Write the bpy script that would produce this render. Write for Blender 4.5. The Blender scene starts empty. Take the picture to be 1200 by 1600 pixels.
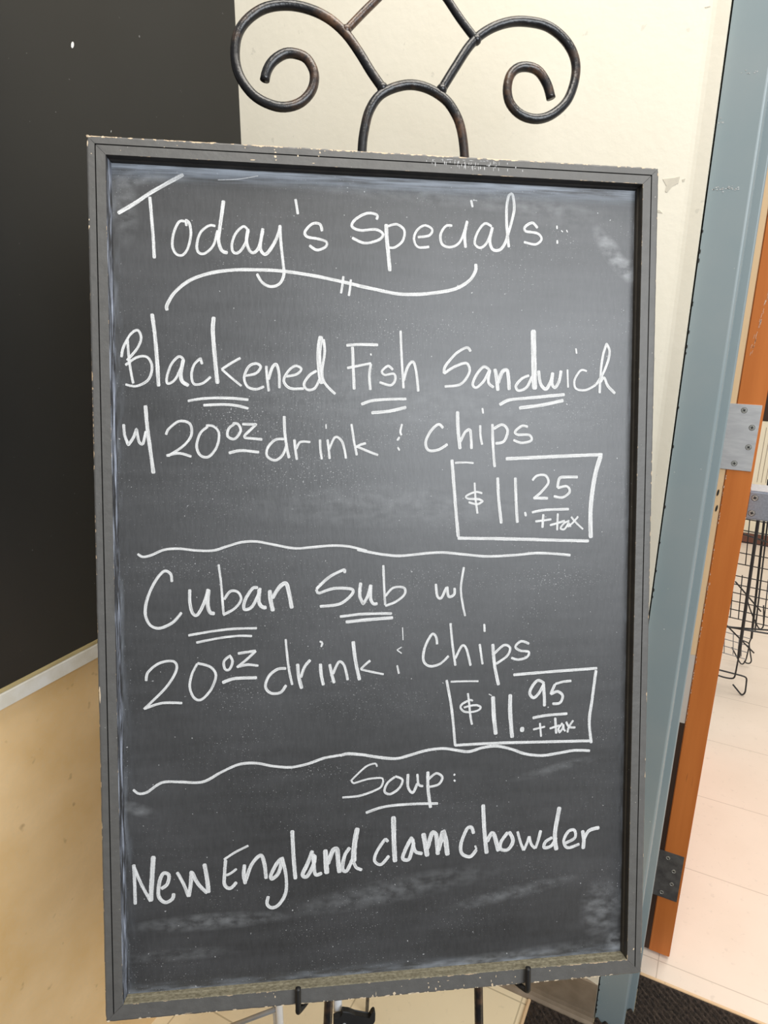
import bpy, bmesh, math, random
from mathutils import Vector, Matrix, noise
random.seed(7)
C = bpy.context.scene.collection
S = bpy.context.scene

# ------------------------------------------------------------------ camera
cam_data = bpy.data.cameras.new('camera')
cam_data.sensor_fit = 'VERTICAL'
cam_data.sensor_height = 24.0
cam_data.lens = 24.0 * 1065.0 / 1600.0
cam_data.clip_start = 0.02
cam = bpy.data.objects.new('camera', cam_data)
C.objects.link(cam)
RIGHT = Vector((0.8901082, 0.4556741, 0.0082723))
DOWN = Vector((0.1423179, -0.2606670, -0.9548813))
FWD = Vector((-0.4329584, 0.8511250, -0.2968724))
m = Matrix((RIGHT, -DOWN, -FWD)).transposed().to_4x4()
m.translation = Vector((0.85118, -1.09, 1.37384))
cam.matrix_world = m
S.camera = cam

# ------------------------------------------------------------------ light
S.view_settings.view_transform = 'Standard'
S.view_settings.look = 'None'
S.view_settings.gamma = 1.0
S.view_settings.use_curve_mapping = False
S.view_settings.exposure = 0.0
world = bpy.data.worlds.new('world')
S.world = world
world.use_nodes = True
bg = world.node_tree.nodes['Background']
bg.inputs['Color'].default_value = (0.93, 0.97, 1.0, 1)
bg.inputs['Strength'].default_value = 0.30


def area(name, loc, target, sx, sy, power, col):
    d = bpy.data.lights.new(name, 'AREA')
    d.shape = 'RECTANGLE'
    d.size = sx
    d.size_y = sy
    d.energy = power
    d.color = col
    o = bpy.data.objects.new(name, d)
    C.objects.link(o)
    o.location = loc
    o.rotation_euler = (Vector(target) - Vector(loc)).to_track_quat('-Z', 'Y').to_euler()
    return o


area('ceiling_light', (0.85, -0.45, 2.75), (0.55, -0.2, 0.9), 1.4, 0.7, 31, (1.0, 0.94, 0.85))
area('window_light', (2.5, -1.75, 2.1), (0.5, -0.4, 1.1), 1.8, 1.4, 64, (0.90, 0.95, 1.0))
area('far_room_light', (1.6, 1.9, 2.7), (1.3, 1.7, 0.0), 1.6, 1.6, 44, (1.0, 0.95, 0.9))


# ------------------------------------------------------------------ traced shapes on the board, in board metres / tenths of a millimetre
SMUDGES = [(0.2804, 0.4031, 0.0438, 0.01313, -0.908, 0.5), (0.303, 0.3831, 0.0219, 0.01313, -1.047, 0.3), (0.2559, 0.4896, 0.0511, 0.00511, -0.035, 0.7), (0.2926, 0.49, 0.01825, 0.01022, -0.524, 0.5), (-0.2098, -0.4006, 0.1022, 0.01168, -0.0, 0.35), (-0.2477, -0.4387, 0.0803, 0.00876, -0.0, 0.2), (0.2809, -0.4231, 0.03285, 0.0438, -0.0, 0.35), (0.306, -0.4679, 0.01752, 0.0219, -1.047, 0.6), (-0.2935, 0.4426, 0.01752, 0.05839, -0.0, 0.25), (-0.255, 0.4691, 0.0657, 0.01022, 0.14, 0.35), (0.0285, 0.4655, 0.24089, 0.01459, -0.052, 0.22), (0.0799, -0.4839, 0.219, 0.01168, 0.087, 0.35), (0.0148, -0.3778, 0.146, 0.01825, 0.14, 0.22), (-0.2334, -0.4862, 0.01168, 0.01022, -0.0, 0.6), (0.1617, -0.3929, 0.0949, 0.01022, 0.175, 0.25), (0.2182, -0.2347, 0.0657, 0.00729, 0.209, 0.2), (0.2001, 0.4514, 0.0949, 0.0219, -0.087, 0.15), (-0.0016, 0.2267, 0.3066, 0.0438, -0.087, 0.1), (0.014, 0.0975, 0.219, 0.02919, -0.0, 0.14), (-0.2924, -0.258, 0.02919, 0.00876, -0.349, 0.3)]
SPECKLES = [(-0.0926, 0.1357, 0.0949, 0.0365, -0.175, 0.6), (-0.166, 0.1949, 0.0657, 0.0219, -0.175, 0.5), (-0.1292, 0.2101, 0.11679, 0.0438, -0.0, 0.35), (0.2065, 0.0052, 0.0876, 0.01605, 0.035, 0.55), (0.0612, 0.0078, 0.1022, 0.0219, -0.0, 0.4), (-0.2044, 0.0275, 0.0949, 0.01825, -0.0, 0.5), (-0.1385, -0.0229, 0.0803, 0.02919, -0.0, 0.35), (-0.0791, -0.2232, 0.05839, 0.01168, -0.0, 0.6), (-0.0325, -0.1347, 0.0876, 0.0438, -0.0, 0.3), (-0.1693, -0.1216, 0.0438, 0.0219, -0.0, 0.45), (-0.0092, 0.1813, 0.0876, 0.0219, -0.0, 0.35), (0.2361, 0.2145, 0.05839, 0.0438, -0.0, 0.25), (-0.0319, 0.3158, 0.0876, 0.02919, -0.0, 0.25), (0.0367, 0.3027, 0.1095, 0.01825, 0.14, 0.4), (0.2559, 0.4919, 0.0438, 0.01459, -0.0, 0.5), (0.1523, 0.4716, 0.073, 0.00876, -0.0, 0.4), (-0.2033, 0.1133, 0.073, 0.0438, -0.0, 0.3), (0.2166, 0.4219, 0.02919, 0.00876, -0.524, 0.4), (-0.3093, -0.1996, 0.01168, 0.02919, -0.0, 0.6)]
CHIPS = [(-0.1599, 0.5034, 0.00080, 0.00070), (-0.1596, 0.4985, 0.00080, 0.00060), (-0.1363, 0.5019, 0.00100, 0.00050), (-0.1264, 0.5018, 0.00120, 0.00080), (-0.1261, 0.4955, 0.00120, 0.00090), (-0.1265, 0.4910, 0.00160, 0.00170), (-0.1254, 0.4872, 0.00100, 0.00080), (-0.1271, 0.4983, 0.00080, 0.00060), (-0.1008, 0.5019, 0.00090, 0.00060), (-0.1012, 0.4931, 0.00110, 0.00120), (-0.0771, 0.5025, 0.00140, 0.00080), (-0.0764, 0.4980, 0.00120, 0.00130), (-0.0778, 0.4940, 0.00100, 0.00060), (-0.0709, 0.5000, 0.00080, 0.00050), (-0.1513, 0.4858, 0.00350, 0.00050), (-0.0836, 0.4859, 0.00200, 0.00040), (0.0098, -0.4998, 0.00200, 0.00288), (-0.0166, -0.5001, 0.00080, 0.00180), (-0.0178, -0.5049, 0.00100, 0.00090), (-0.0127, -0.4976, 0.00040, 0.00270), (0.0519, -0.4902, 0.00080, 0.00090), (0.0527, -0.4956, 0.00090, 0.00162), (0.0479, -0.5034, 0.00180, 0.00063), (0.0647, -0.4897, 0.00100, 0.00081), (0.0615, -0.4985, 0.00120, 0.00225), (0.0667, -0.4957, 0.00080, 0.00126), (0.0767, -0.4892, 0.00220, 0.00036), (0.0970, -0.4977, 0.00060, 0.00180), (0.1316, -0.4947, 0.00060, 0.00180), (0.1329, -0.5002, 0.00140, 0.00234), (0.1386, -0.5024, 0.00180, 0.00090), (0.1377, -0.4890, 0.00060, 0.00198), (0.1172, -0.4892, 0.00120, 0.00090), (0.1624, -0.4921, 0.00100, 0.00072), (0.2072, -0.4882, 0.00100, 0.00090), (0.2368, -0.5039, 0.00240, 0.00162), (0.2545, -0.5030, 0.00200, 0.00144), (0.2630, -0.5029, 0.00200, 0.00090), (0.1915, -0.5031, 0.00300, 0.00081), (0.2040, -0.5026, 0.00300, 0.00072), (-0.0761, -0.5009, 0.00120, 0.00099), (-0.0420, -0.5050, 0.00300, 0.00072), (-0.0264, -0.5057, 0.00180, 0.00072), (0.0328, -0.5060, 0.00300, 0.00063), (0.0930, -0.5039, 0.00300, 0.00054), (0.2885, -0.5006, 0.00250, 0.00054), (-0.1342, -0.4902, 0.00080, 0.00180), (-0.1360, -0.4860, 0.00060, 0.00090), (0.0188, -0.4912, 0.00060, 0.00054), (0.1583, -0.4992, 0.00080, 0.00054), (-0.3301, 0.5019, 0.00160, 0.00200), (-0.3274, 0.5028, 0.00300, 0.00120), (-0.3190, 0.5037, 0.00600, 0.00060), (-0.3056, 0.5034, 0.00400, 0.00050), (-0.3307, 0.4940, 0.00070, 0.00400), (-0.3243, 0.4831, 0.00060, 0.00070), (-0.3309, 0.4123, 0.00050, 0.00120), (-0.3304, 0.4055, 0.00060, 0.00180), (-0.2572, 0.5023, 0.00160, 0.00060), (-0.2561, 0.5010, 0.00060, 0.00120), (-0.2936, 0.4882, 0.00050, 0.00040), (-0.2471, 0.4943, 0.00070, 0.00040), (-0.2334, 0.4969, 0.00060, 0.00040), (0.3179, -0.4697, 0.00130, 0.00160), (-0.3278, -0.1161, 0.00100, 0.01100), (-0.3259, -0.5026, 0.00220, 0.00160)]
SMEARS = [(0.1037, 0.4949, 0.00044, 0.00206), (0.1320, 0.4975, 0.00021, 0.00259), (0.1004, 0.4895, 0.00039, 0.00259), (0.1193, 0.4939, 0.00046, 0.00088), (0.0691, 0.4937, 0.00050, 0.00218), (0.0649, 0.4977, 0.00050, 0.00198), (0.0995, 0.4906, 0.00039, 0.00230), (0.1073, 0.4905, 0.00049, 0.00280), (0.0670, 0.4944, 0.00057, 0.00270), (0.1283, 0.4972, 0.00025, 0.00104), (0.1270, 0.4926, 0.00032, 0.00177), (0.0958, 0.4948, 0.00034, 0.00196), (0.0562, 0.4924, 0.00057, 0.00264), (0.0749, 0.4896, 0.00047, 0.00091), (0.1421, 0.4901, 0.00043, 0.00228), (0.0534, 0.4964, 0.00053, 0.00193), (0.0995, 0.4907, 0.00060, 0.00072), (0.1101, 0.4911, 0.00036, 0.00088), (0.0901, 0.4906, 0.00022, 0.00204), (0.1418, 0.4976, 0.00049, 0.00133), (0.1520, 0.4936, 0.00060, 0.00127), (0.0552, 0.4976, 0.00044, 0.00058), (0.1095, 0.4928, 0.00026, 0.00061), (0.1251, 0.4905, 0.00033, 0.00290), (0.1204, 0.4941, 0.00041, 0.00211), (0.0871, 0.4930, 0.00042, 0.00205), (0.1285, 0.4943, 0.00049, 0.00109), (0.0909, 0.4956, 0.00059, 0.00180), (0.0979, 0.4945, 0.00043, 0.00055), (0.1003, 0.4928, 0.00045, 0.00065), (0.0825, 0.4923, 0.00034, 0.00227), (0.0819, 0.4918, 0.00021, 0.00065), (0.0735, 0.4960, 0.00038, 0.00198), (0.0459, 0.4955, 0.00035, 0.00128), (0.0792, 0.4956, 0.00035, 0.00243), (0.1255, 0.4978, 0.00043, 0.00234), (0.0951, 0.4912, 0.00030, 0.00097), (0.1175, 0.4943, 0.00048, 0.00075), (0.0919, 0.4909, 0.00038, 0.00264), (0.1212, 0.4966, 0.00033, 0.00213), (0.1215, 0.4961, 0.00025, 0.00182), (0.0838, 0.4965, 0.00052, 0.00260), (0.1094, 0.4911, 0.00046, 0.00252), (0.1195, 0.4951, 0.00025, 0.00123), (0.1067, 0.4951, 0.00037, 0.00155), (0.0828, 0.4946, 0.00057, 0.00089), (0.1603, 0.4903, 0.00059, 0.00159), (0.1032, 0.4899, 0.00057, 0.00106), (0.1001, 0.4924, 0.00041, 0.00122), (0.0554, 0.4953, 0.00029, 0.00067), (0.0845, 0.4912, 0.00022, 0.00276), (0.0909, 0.4921, 0.00057, 0.00274), (0.1273, 0.4980, 0.00050, 0.00093), (0.0826, 0.4956, 0.00047, 0.00181), (0.0524, 0.4930, 0.00034, 0.00113), (0.1313, 0.4905, 0.00039, 0.00246), (0.0918, 0.4935, 0.00053, 0.00093), (0.1144, 0.4912, 0.00057, 0.00252), (0.1028, 0.4927, 0.00055, 0.00062), (0.0987, 0.4958, 0.00031, 0.00182), (0.0987, 0.4988, 0.00333, 0.00030), (0.0637, 0.4981, 0.00138, 0.00030), (0.0739, 0.4986, 0.00392, 0.00030), (0.1350, 0.5019, 0.00251, 0.00030), (0.0898, 0.4988, 0.00205, 0.00030), (0.1175, 0.4995, 0.00208, 0.00030), (0.0794, 0.4982, 0.00137, 0.00030), (0.1099, 0.4987, 0.00214, 0.00030), (0.0702, 0.4981, 0.00212, 0.00030), (0.1140, 0.4987, 0.00214, 0.00030)]

# ------------------------------------------------------------------ materials
def nodes_of(name):
    mt = bpy.data.materials.new(name)
    mt.use_nodes = True
    nt = mt.node_tree
    return mt, nt, nt.nodes['Principled BSDF'], nt.links


def coord(nt, scale=(1, 1, 1)):
    tc = nt.nodes.new('ShaderNodeTexCoord')
    mp = nt.nodes.new('ShaderNodeMapping')
    mp.inputs['Scale'].default_value = scale
    nt.links.new(tc.outputs['Object'], mp.inputs['Vector'])
    return mp.outputs['Vector']


def noise_tex(nt, scale, stretch=(1, 1, 1), detail=4.0, lo=0.35, hi=0.65, vec=None, rough=0.55):
    n = nt.nodes.new('ShaderNodeTexNoise')
    n.inputs['Scale'].default_value = scale
    n.inputs['Detail'].default_value = detail
    n.inputs['Roughness'].default_value = rough
    nt.links.new(vec if vec is not None else coord(nt, stretch), n.inputs['Vector'])
    r = nt.nodes.new('ShaderNodeMapRange')
    r.inputs['From Min'].default_value = lo
    r.inputs['From Max'].default_value = hi
    nt.links.new(n.outputs['Fac'], r.inputs['Value'])
    return r.outputs['Result']


def math_node(nt, op, a, b):
    n = nt.nodes.new('ShaderNodeMath')
    n.operation = op
    for i, v in enumerate((a, b)):
        if isinstance(v, (int, float)):
            n.inputs[i].default_value = v
        else:
            nt.links.new(v, n.inputs[i])
    return n.outputs[0]


def mix(nt, fac, a, b):
    n = nt.nodes.new('ShaderNodeMix')
    n.data_type = 'RGBA'
    if isinstance(fac, (int, float)):
        n.inputs[0].default_value = fac
    else:
        nt.links.new(fac, n.inputs[0])
    for sock, v in ((n.inputs[6], a), (n.inputs[7], b)):
        if isinstance(v, tuple):
            sock.default_value = (v[0], v[1], v[2], 1)
        else:
            nt.links.new(v, sock)
    return n.outputs[2]


def bump(nt, bsdf, height, strength, dist=0.001):
    b = nt.nodes.new('ShaderNodeBump')
    b.inputs['Strength'].default_value = strength
    b.inputs['Distance'].default_value = dist
    nt.links.new(height, b.inputs['Height'])
    nt.links.new(b.outputs['Normal'], bsdf.inputs['Normal'])


def simple(name, c1, c2=None, scale=20, stretch=(1, 1, 1), rough=0.5, metal=0.0, lo=0.35, hi=0.65, bmp=0.0, spec=0.5):
    mt, nt, b, L = nodes_of(name)
    b.inputs['Roughness'].default_value = rough
    b.inputs['Metallic'].default_value = metal
    b.inputs['Specular IOR Level'].default_value = spec
    f = noise_tex(nt, scale, stretch, 5, lo, hi)
    L.new(mix(nt, f, c1, c2 or tuple(x * 0.85 for x in c1)), b.inputs['Base Color'])
    if bmp:
        bump(nt, b, f, bmp)
    return mt


M = {}
# cream painted plaster, with a few scuffs
mt, nt, b, L = nodes_of('cream_plaster')
c = mix(nt, noise_tex(nt, 6), (0.86, 0.80, 0.665), (0.83, 0.77, 0.63))
c = mix(nt, math_node(nt, 'MULTIPLY', noise_tex(nt, 60, (1, 1, 1), 3, 0.70, 0.74), 0.5), c, (0.62, 0.58, 0.48))
L.new(c, b.inputs['Base Color'])
b.inputs['Roughness'].default_value = 0.55
bump(nt, b, noise_tex(nt, 90, (1, 1, 1), 3, 0.3, 0.7), 0.12)
M['cream'] = mt
M['far_cream'] = simple('far_wall_cream', (0.86, 0.78, 0.60), (0.83, 0.75, 0.56), 4, rough=0.7)
M['bare'] = simple('bare_plaster', (0.60, 0.55, 0.45), (0.68, 0.62, 0.5), 80, rough=0.8)
# unpainted hardboard on the left wall
mt, nt, b, L = nodes_of('tan_hardboard')
c = mix(nt, noise_tex(nt, 5, (1, 1, 1), 6, 0.3, 0.7), (0.84, 0.61, 0.35), (0.66, 0.42, 0.17))
c = mix(nt, math_node(nt, 'MULTIPLY', noise_tex(nt, 160, (1, 1, 1), 3, 0.45, 0.75), 0.35), c, (0.70, 0.53, 0.32))
c = mix(nt, math_node(nt, 'MULTIPLY', noise_tex(nt, 38, (1, 1, 1), 2, 0.68, 0.78), 0.6), c, (0.26, 0.14, 0.06))
L.new(c, b.inputs['Base Color'])
b.inputs['Roughness'].default_value = 0.65
M['hardboard'] = mt
# matte black wall panel with faint chalk specks
mt, nt, b, L = nodes_of('black_panel_paint')
c = mix(nt, noise_tex(nt, 3, (1, 1, 1), 5, 0.3, 0.75), (0.0035, 0.003, 0.0025), (0.007, 0.007, 0.007))
c = mix(nt, math_node(nt, 'MULTIPLY', noise_tex(nt, 150, (1, 1, 1), 2, 0.76, 0.80), 0.35), c, (0.3, 0.3, 0.3))
L.new(c, b.inputs['Base Color'])
b.inputs['Roughness'].default_value = 0.32
b.inputs['Specular IOR Level'].default_value = 0.5
M['black_panel'] = mt
M['white_trim'] = simple('white_trim_paint', (0.72, 0.70, 0.66), (0.62, 0.58, 0.50), 30, rough=0.45)
M['yellow_ledge'] = simple('bare_wood_ledge', (0.50, 0.40, 0.20), (0.36, 0.28, 0.13), 60, (1, 0.2, 1), rough=0.7)
M['steel_blue'] = simple('grey_blue_enamel', (0.235, 0.285, 0.295), (0.26, 0.30, 0.305), 8, rough=0.30)
M['steel_chip'] = simple('chipped_enamel', (0.5, 0.52, 0.52), (0.3, 0.3, 0.28), 200, rough=0.6)
M['base_brown'] = simple('brown_rubber_base', (0.26, 0.20, 0.14), (0.20, 0.15, 0.10), 30, rough=0.6)
M['far_base'] = simple('red_brown_base', (0.16, 0.06, 0.035), (0.12, 0.045, 0.03), 12, rough=0.5)


def tiles(name, c1, c2, joint, ox, oy, pitch, w):
    mt, nt, b, L = nodes_of(name)
    tc = nt.nodes.new('ShaderNodeTexCoord')
    sp = nt.nodes.new('ShaderNodeSeparateXYZ')
    L.new(tc.outputs['Object'], sp.inputs[0])
    lines = []
    for ax, o in (('X', ox), ('Y', oy)):
        q = math_node(nt, 'SUBTRACT', sp.outputs[ax], o - w / 2)
        q = math_node(nt, 'FLOORED_MODULO', q, pitch)
        lines.append(math_node(nt, 'LESS_THAN', q, w))
    j = math_node(nt, 'MAXIMUM', *lines)
    c = mix(nt, noise_tex(nt, 7, (1, 1, 1), 6, 0.3, 0.7), c1, c2)
    c = mix(nt, math_node(nt, 'MULTIPLY', noise_tex(nt, 60, (1, 1, 1), 3, 0.62, 0.75), 0.35), c, tuple(x * 0.7 for x in c2))
    c = mix(nt, math_node(nt, 'MULTIPLY', j, 0.5), c, joint)
    L.new(c, b.inputs['Base Color'])
    b.inputs['Roughness'].default_value = 0.45
    b.inputs['Specular IOR Level'].default_value = 0.35
    return mt


M['tile_near'] = tiles('warm_lit_floor_tile', (0.88, 0.74, 0.50), (0.85, 0.70, 0.46), (0.28, 0.2, 0.1), 0.639, -0.034, 0.305, 0.003)  # same tile as the far room, with warmer light put into its colour
M['tile_far'] = tiles('peach_floor_tile', (0.80, 0.68, 0.56), (0.76, 0.64, 0.52), (0.33, 0.24, 0.17), 0.8796, 0.196, 0.305, 0.0022)


def wood(name, c1, c2, dark):
    mt, nt, b, L = nodes_of(name)
    c = mix(nt, noise_tex(nt, 45, (1, 1, 0.06), 5, 0.3, 0.7), c1, c2)
    c = mix(nt, math_node(nt, 'MULTIPLY', noise_tex(nt, 22, (3, 3, 0.35), 3, 0.70, 0.80), 0.8), c, dark)
    L.new(c, b.inputs['Base Color'])
    b.inputs['Roughness'].default_value = 0.5
    b.inputs['Specular IOR Level'].default_value = 0.3
    return mt


M['door_wood'] = wood('orange_stained_wood', (0.56, 0.175, 0.038), (0.47, 0.135, 0.026), (0.12, 0.03, 0.010))
M['pale_wood'] = wood('pale_edge_wood', (0.74, 0.52, 0.30), (0.68, 0.47, 0.27), (0.4, 0.25, 0.12))
M['dark_wood_and_shade'] = wood('dark_wood_and_edge_shade', (0.05, 0.026, 0.016), (0.035, 0.018, 0.012), (0.01, 0.006, 0.004))  # real dark panel, and the painted shade low on the door's edge strip
M['grey_shade_wood'] = wood('edge_wood_half_shade', (0.58, 0.51, 0.44), (0.50, 0.43, 0.37), (0.3, 0.25, 0.2))  # middle tone of the shade painted down the door's edge strip
M['scratch'] = simple('pale_scratch', (0.75, 0.62, 0.5), (0.6, 0.4, 0.28), 300, rough=0.7)
M['hinge'] = simple('brushed_steel', (0.66, 0.65, 0.64), (0.56, 0.55, 0.55), 40, (1, 1, 4), rough=0.42, metal=0.55)
M['hinge_dark'] = simple('tarnished_steel', (0.13, 0.125, 0.12), (0.075, 0.07, 0.068), 55, rough=0.5, metal=0.4)
M['screw'] = simple('screw_steel', (0.55, 0.54, 0.50), (0.42, 0.41, 0.37), 200, rough=0.35, metal=0.7)
M['slot'] = simple('dark_recess', (0.02, 0.018, 0.015), (0.012, 0.012, 0.01), 50, rough=0.8)
M['alu'] = simple('brushed_aluminium', (0.50, 0.54, 0.60), (0.40, 0.43, 0.48), 300, rough=0.4, metal=0.8)
M['wire'] = simple('black_wire', (0.012, 0.012, 0.013), (0.02, 0.02, 0.022), 30, rough=0.4)
M['wire_grey'] = simple('grey_wire', (0.18, 0.18, 0.19), (0.25, 0.25, 0.26), 30, rough=0.4)
M['white_metal'] = simple('white_enamel', (0.78, 0.77, 0.76), (0.7, 0.69, 0.68), 30, rough=0.35)
M['grey_metal'] = simple('grey_metal', (0.42, 0.42, 0.42), (0.35, 0.35, 0.35), 30, rough=0.35, metal=0.5)
M['black_plastic'] = simple('black_iron_clamp', (0.008, 0.0075, 0.007), (0.014, 0.013, 0.012), 30, rough=0.55)
# easel iron: black with rubbed copper-brown patches
mt, nt, b, L = nodes_of('rubbed_black_iron')
f = math_node(nt, 'MULTIPLY', noise_tex(nt, 20, (1, 1, 1), 3, 0.50, 0.70), noise_tex(nt, 150, (1, 1, 1), 4, 0.30, 0.55))
c = mix(nt, math_node(nt, 'MULTIPLY', f, 0.9), (0.013, 0.0125, 0.0135), (0.135, 0.072, 0.040))
L.new(c, b.inputs['Base Color'])
b.inputs['Roughness'].default_value = 0.28
b.inputs['Specular IOR Level'].default_value = 0.6
bump(nt, b, noise_tex(nt, 160, (1, 1, 1), 3, 0.3, 0.7), 0.25)
M['iron'] = mt
# mat
mt, nt, b, L = nodes_of('brown_mat_pile')
c = mix(nt, noise_tex(nt, 170, (1, 1, 1), 5, 0.35, 0.70), (0.022, 0.015, 0.011), (0.105, 0.072, 0.050))
c = mix(nt, noise_tex(nt, 420, (1, 1, 1), 3, 0.70, 0.80), c, (0.36, 0.29, 0.23))
L.new(c, b.inputs['Base Color'])
b.inputs['Roughness'].default_value = 0.9
bump(nt, b, noise_tex(nt, 500, (1, 1, 1), 3, 0.3, 0.7), 0.8, 0.003)
M['mat_pile'] = mt


# painted frame with chips where the 'wear' attribute is high
def frame_paint(name, base, base2, chip, thr):
    mt, nt, b, L = nodes_of(name)
    at = nt.nodes.new('ShaderNodeAttribute')
    at.attribute_name = 'wear'
    c = mix(nt, noise_tex(nt, 70, (1, 1, 1), 5, 0.3, 0.7), base, base2)
    n1 = noise_tex(nt, 150, (1, 1, 1), 4, 0.30, 0.70)
    n2 = noise_tex(nt, 26, (1, 1, 1), 3, 0.30, 0.70)
    w = math_node(nt, 'MULTIPLY', at.outputs['Fac'], math_node(nt, 'ADD', math_node(nt, 'MULTIPLY', n1, 0.6), math_node(nt, 'MULTIPLY', n2, 0.5)))
    r = nt.nodes.new('ShaderNodeMapRange')
    r.inputs['From Min'].default_value = thr
    r.inputs['From Max'].default_value = thr + 0.04
    L.new(w, r.inputs['Value'])
    c = mix(nt, r.outputs['Result'], c, chip)
    sp = math_node(nt, 'MULTIPLY', noise_tex(nt, 330, (1, 1, 1), 2, 0.73, 0.76), 0.6)
    c = mix(nt, sp, c, (0.45, 0.43, 0.40))
    L.new(c, b.inputs['Base Color'])
    b.inputs['Roughness'].default_value = 0.5
    bump(nt, b, noise_tex(nt, 120, (1, 1, 1), 4, 0.3, 0.7), 0.2)
    return mt


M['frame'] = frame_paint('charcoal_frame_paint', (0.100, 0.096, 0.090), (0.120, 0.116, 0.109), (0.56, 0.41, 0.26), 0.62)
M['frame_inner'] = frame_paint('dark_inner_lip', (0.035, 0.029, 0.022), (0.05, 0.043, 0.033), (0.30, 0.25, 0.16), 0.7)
M['lip_shadow'] = simple('shadow_painted_lip', (0.012, 0.011, 0.011), (0.022, 0.02, 0.019), 60, rough=0.7)  # shadow under the top rail painted in as a near-black lip
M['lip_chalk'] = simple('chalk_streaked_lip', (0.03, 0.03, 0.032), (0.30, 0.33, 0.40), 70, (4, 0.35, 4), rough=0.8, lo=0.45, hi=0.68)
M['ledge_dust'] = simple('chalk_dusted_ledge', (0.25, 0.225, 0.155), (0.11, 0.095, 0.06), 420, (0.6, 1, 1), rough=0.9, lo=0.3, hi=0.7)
M['chip'] = simple('chipped_pale_wood', (0.70, 0.58, 0.42), (0.58, 0.44, 0.29), 200, rough=0.8)
M['chalk_solid'] = simple('chalk_scuff', (0.60, 0.60, 0.60), (0.36, 0.36, 0.36), 600, rough=0.9)
M['backing'] = simple('brown_backing_board', (0.2, 0.13, 0.07), (0.17, 0.11, 0.06), 12, rough=0.7)

# blackboard paint with wiped chalk haze and loose specks
BW, BH = 0.659266, 1.006178
mt, nt, b, L = nodes_of('chalkboard_surface')
tc = nt.nodes.new('ShaderNodeTexCoord')
sp = nt.nodes.new('ShaderNodeSeparateXYZ')
L.new(tc.outputs['Object'], sp.inputs[0])
haze = math_node(nt, 'ADD', math_node(nt, 'MULTIPLY', noise_tex(nt, 4.5, (1, 1.6, 1), 6, 0.30, 0.72), 0.55),
                 math_node(nt, 'MULTIPLY', noise_tex(nt, 9, (1.0, 7.0, 1), 5, 0.35, 0.75), 0.30))
c = mix(nt, haze, (0.020, 0.0195, 0.019), (0.066, 0.066, 0.069))
fine = noise_tex(nt, 300, (1.0, 0.25, 1), 3, 0.3, 0.8)
c = mix(nt, math_node(nt, 'MULTIPLY', fine, 0.07), c, (0.22, 0.22, 0.225))
specks = math_node(nt, 'MULTIPLY', noise_tex(nt, 620, (1, 1, 1), 1.0, 0.705, 0.735), noise_tex(nt, 7, (1, 2.0, 1), 3, 0.42, 0.62))
c = mix(nt, math_node(nt, 'MULTIPLY', specks, 0.55), c, (0.6, 0.6, 0.6))
few = noise_tex(nt, 260, (1, 1, 1), 1.0, 0.785, 0.81)
c = mix(nt, math_node(nt, 'MULTIPLY', few, 0.6), c, (0.62, 0.62, 0.62))


def edge_band(axis, at, sign, width, streak, amount):
    dd = math_node(nt, 'MULTIPLY', math_node(nt, 'SUBTRACT', at, sp.outputs[axis]), sign)
    r = nt.nodes.new('ShaderNodeMapRange')
    r.inputs['From Min'].default_value = width
    r.inputs['From Max'].default_value = 0.0
    L.new(dd, r.inputs['Value'])
    p = math_node(nt, 'POWER', r.outputs['Result'], 1.6)
    return math_node(nt, 'MULTIPLY', math_node(nt, 'MULTIPLY', p, streak), amount)


e1 = edge_band('Y', BH / 2 - 0.0225, 1.0, 0.022, noise_tex(nt, 30, (0.5, 9, 1), 5, 0.34, 0.62), 1.0)
e2 = edge_band('Y', -BH / 2 + 0.021, -1.0, 0.016, noise_tex(nt, 30, (0.8, 4, 1), 5, 0.42, 0.70), 0.55)
e3 = edge_band('X', -BW / 2 + 0.021, -1.0, 0.014, noise_tex(nt, 30, (5, 0.9, 1), 5, 0.45, 0.75), 0.35)
e4 = edge_band('X', BW / 2 - 0.021, 1.0, 0.012, noise_tex(nt, 30, (5, 0.9, 1), 5, 0.48, 0.75), 0.3)


def blot(cx, cy, rx, ry, ang):
    # soft elliptical mask at a place on the board
    u = math_node(nt, 'SUBTRACT', sp.outputs['X'], cx)
    v = math_node(nt, 'SUBTRACT', sp.outputs['Y'], cy)
    ca, sa = math.cos(ang), math.sin(ang)
    p_ = math_node(nt, 'ADD', math_node(nt, 'MULTIPLY', u, ca / rx), math_node(nt, 'MULTIPLY', v, sa / rx))
    q_ = math_node(nt, 'ADD', math_node(nt, 'MULTIPLY', u, -sa / ry), math_node(nt, 'MULTIPLY', v, ca / ry))
    d2 = math_node(nt, 'ADD', math_node(nt, 'MULTIPLY', p_, p_), math_node(nt, 'MULTIPLY', q_, q_))
    r_ = nt.nodes.new('ShaderNodeMapRange')
    r_.inputs['From Min'].default_value = 1.0
    r_.inputs['From Max'].default_value = 0.0
    L.new(d2, r_.inputs['Value'])
    return r_.outputs['Result']


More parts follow.
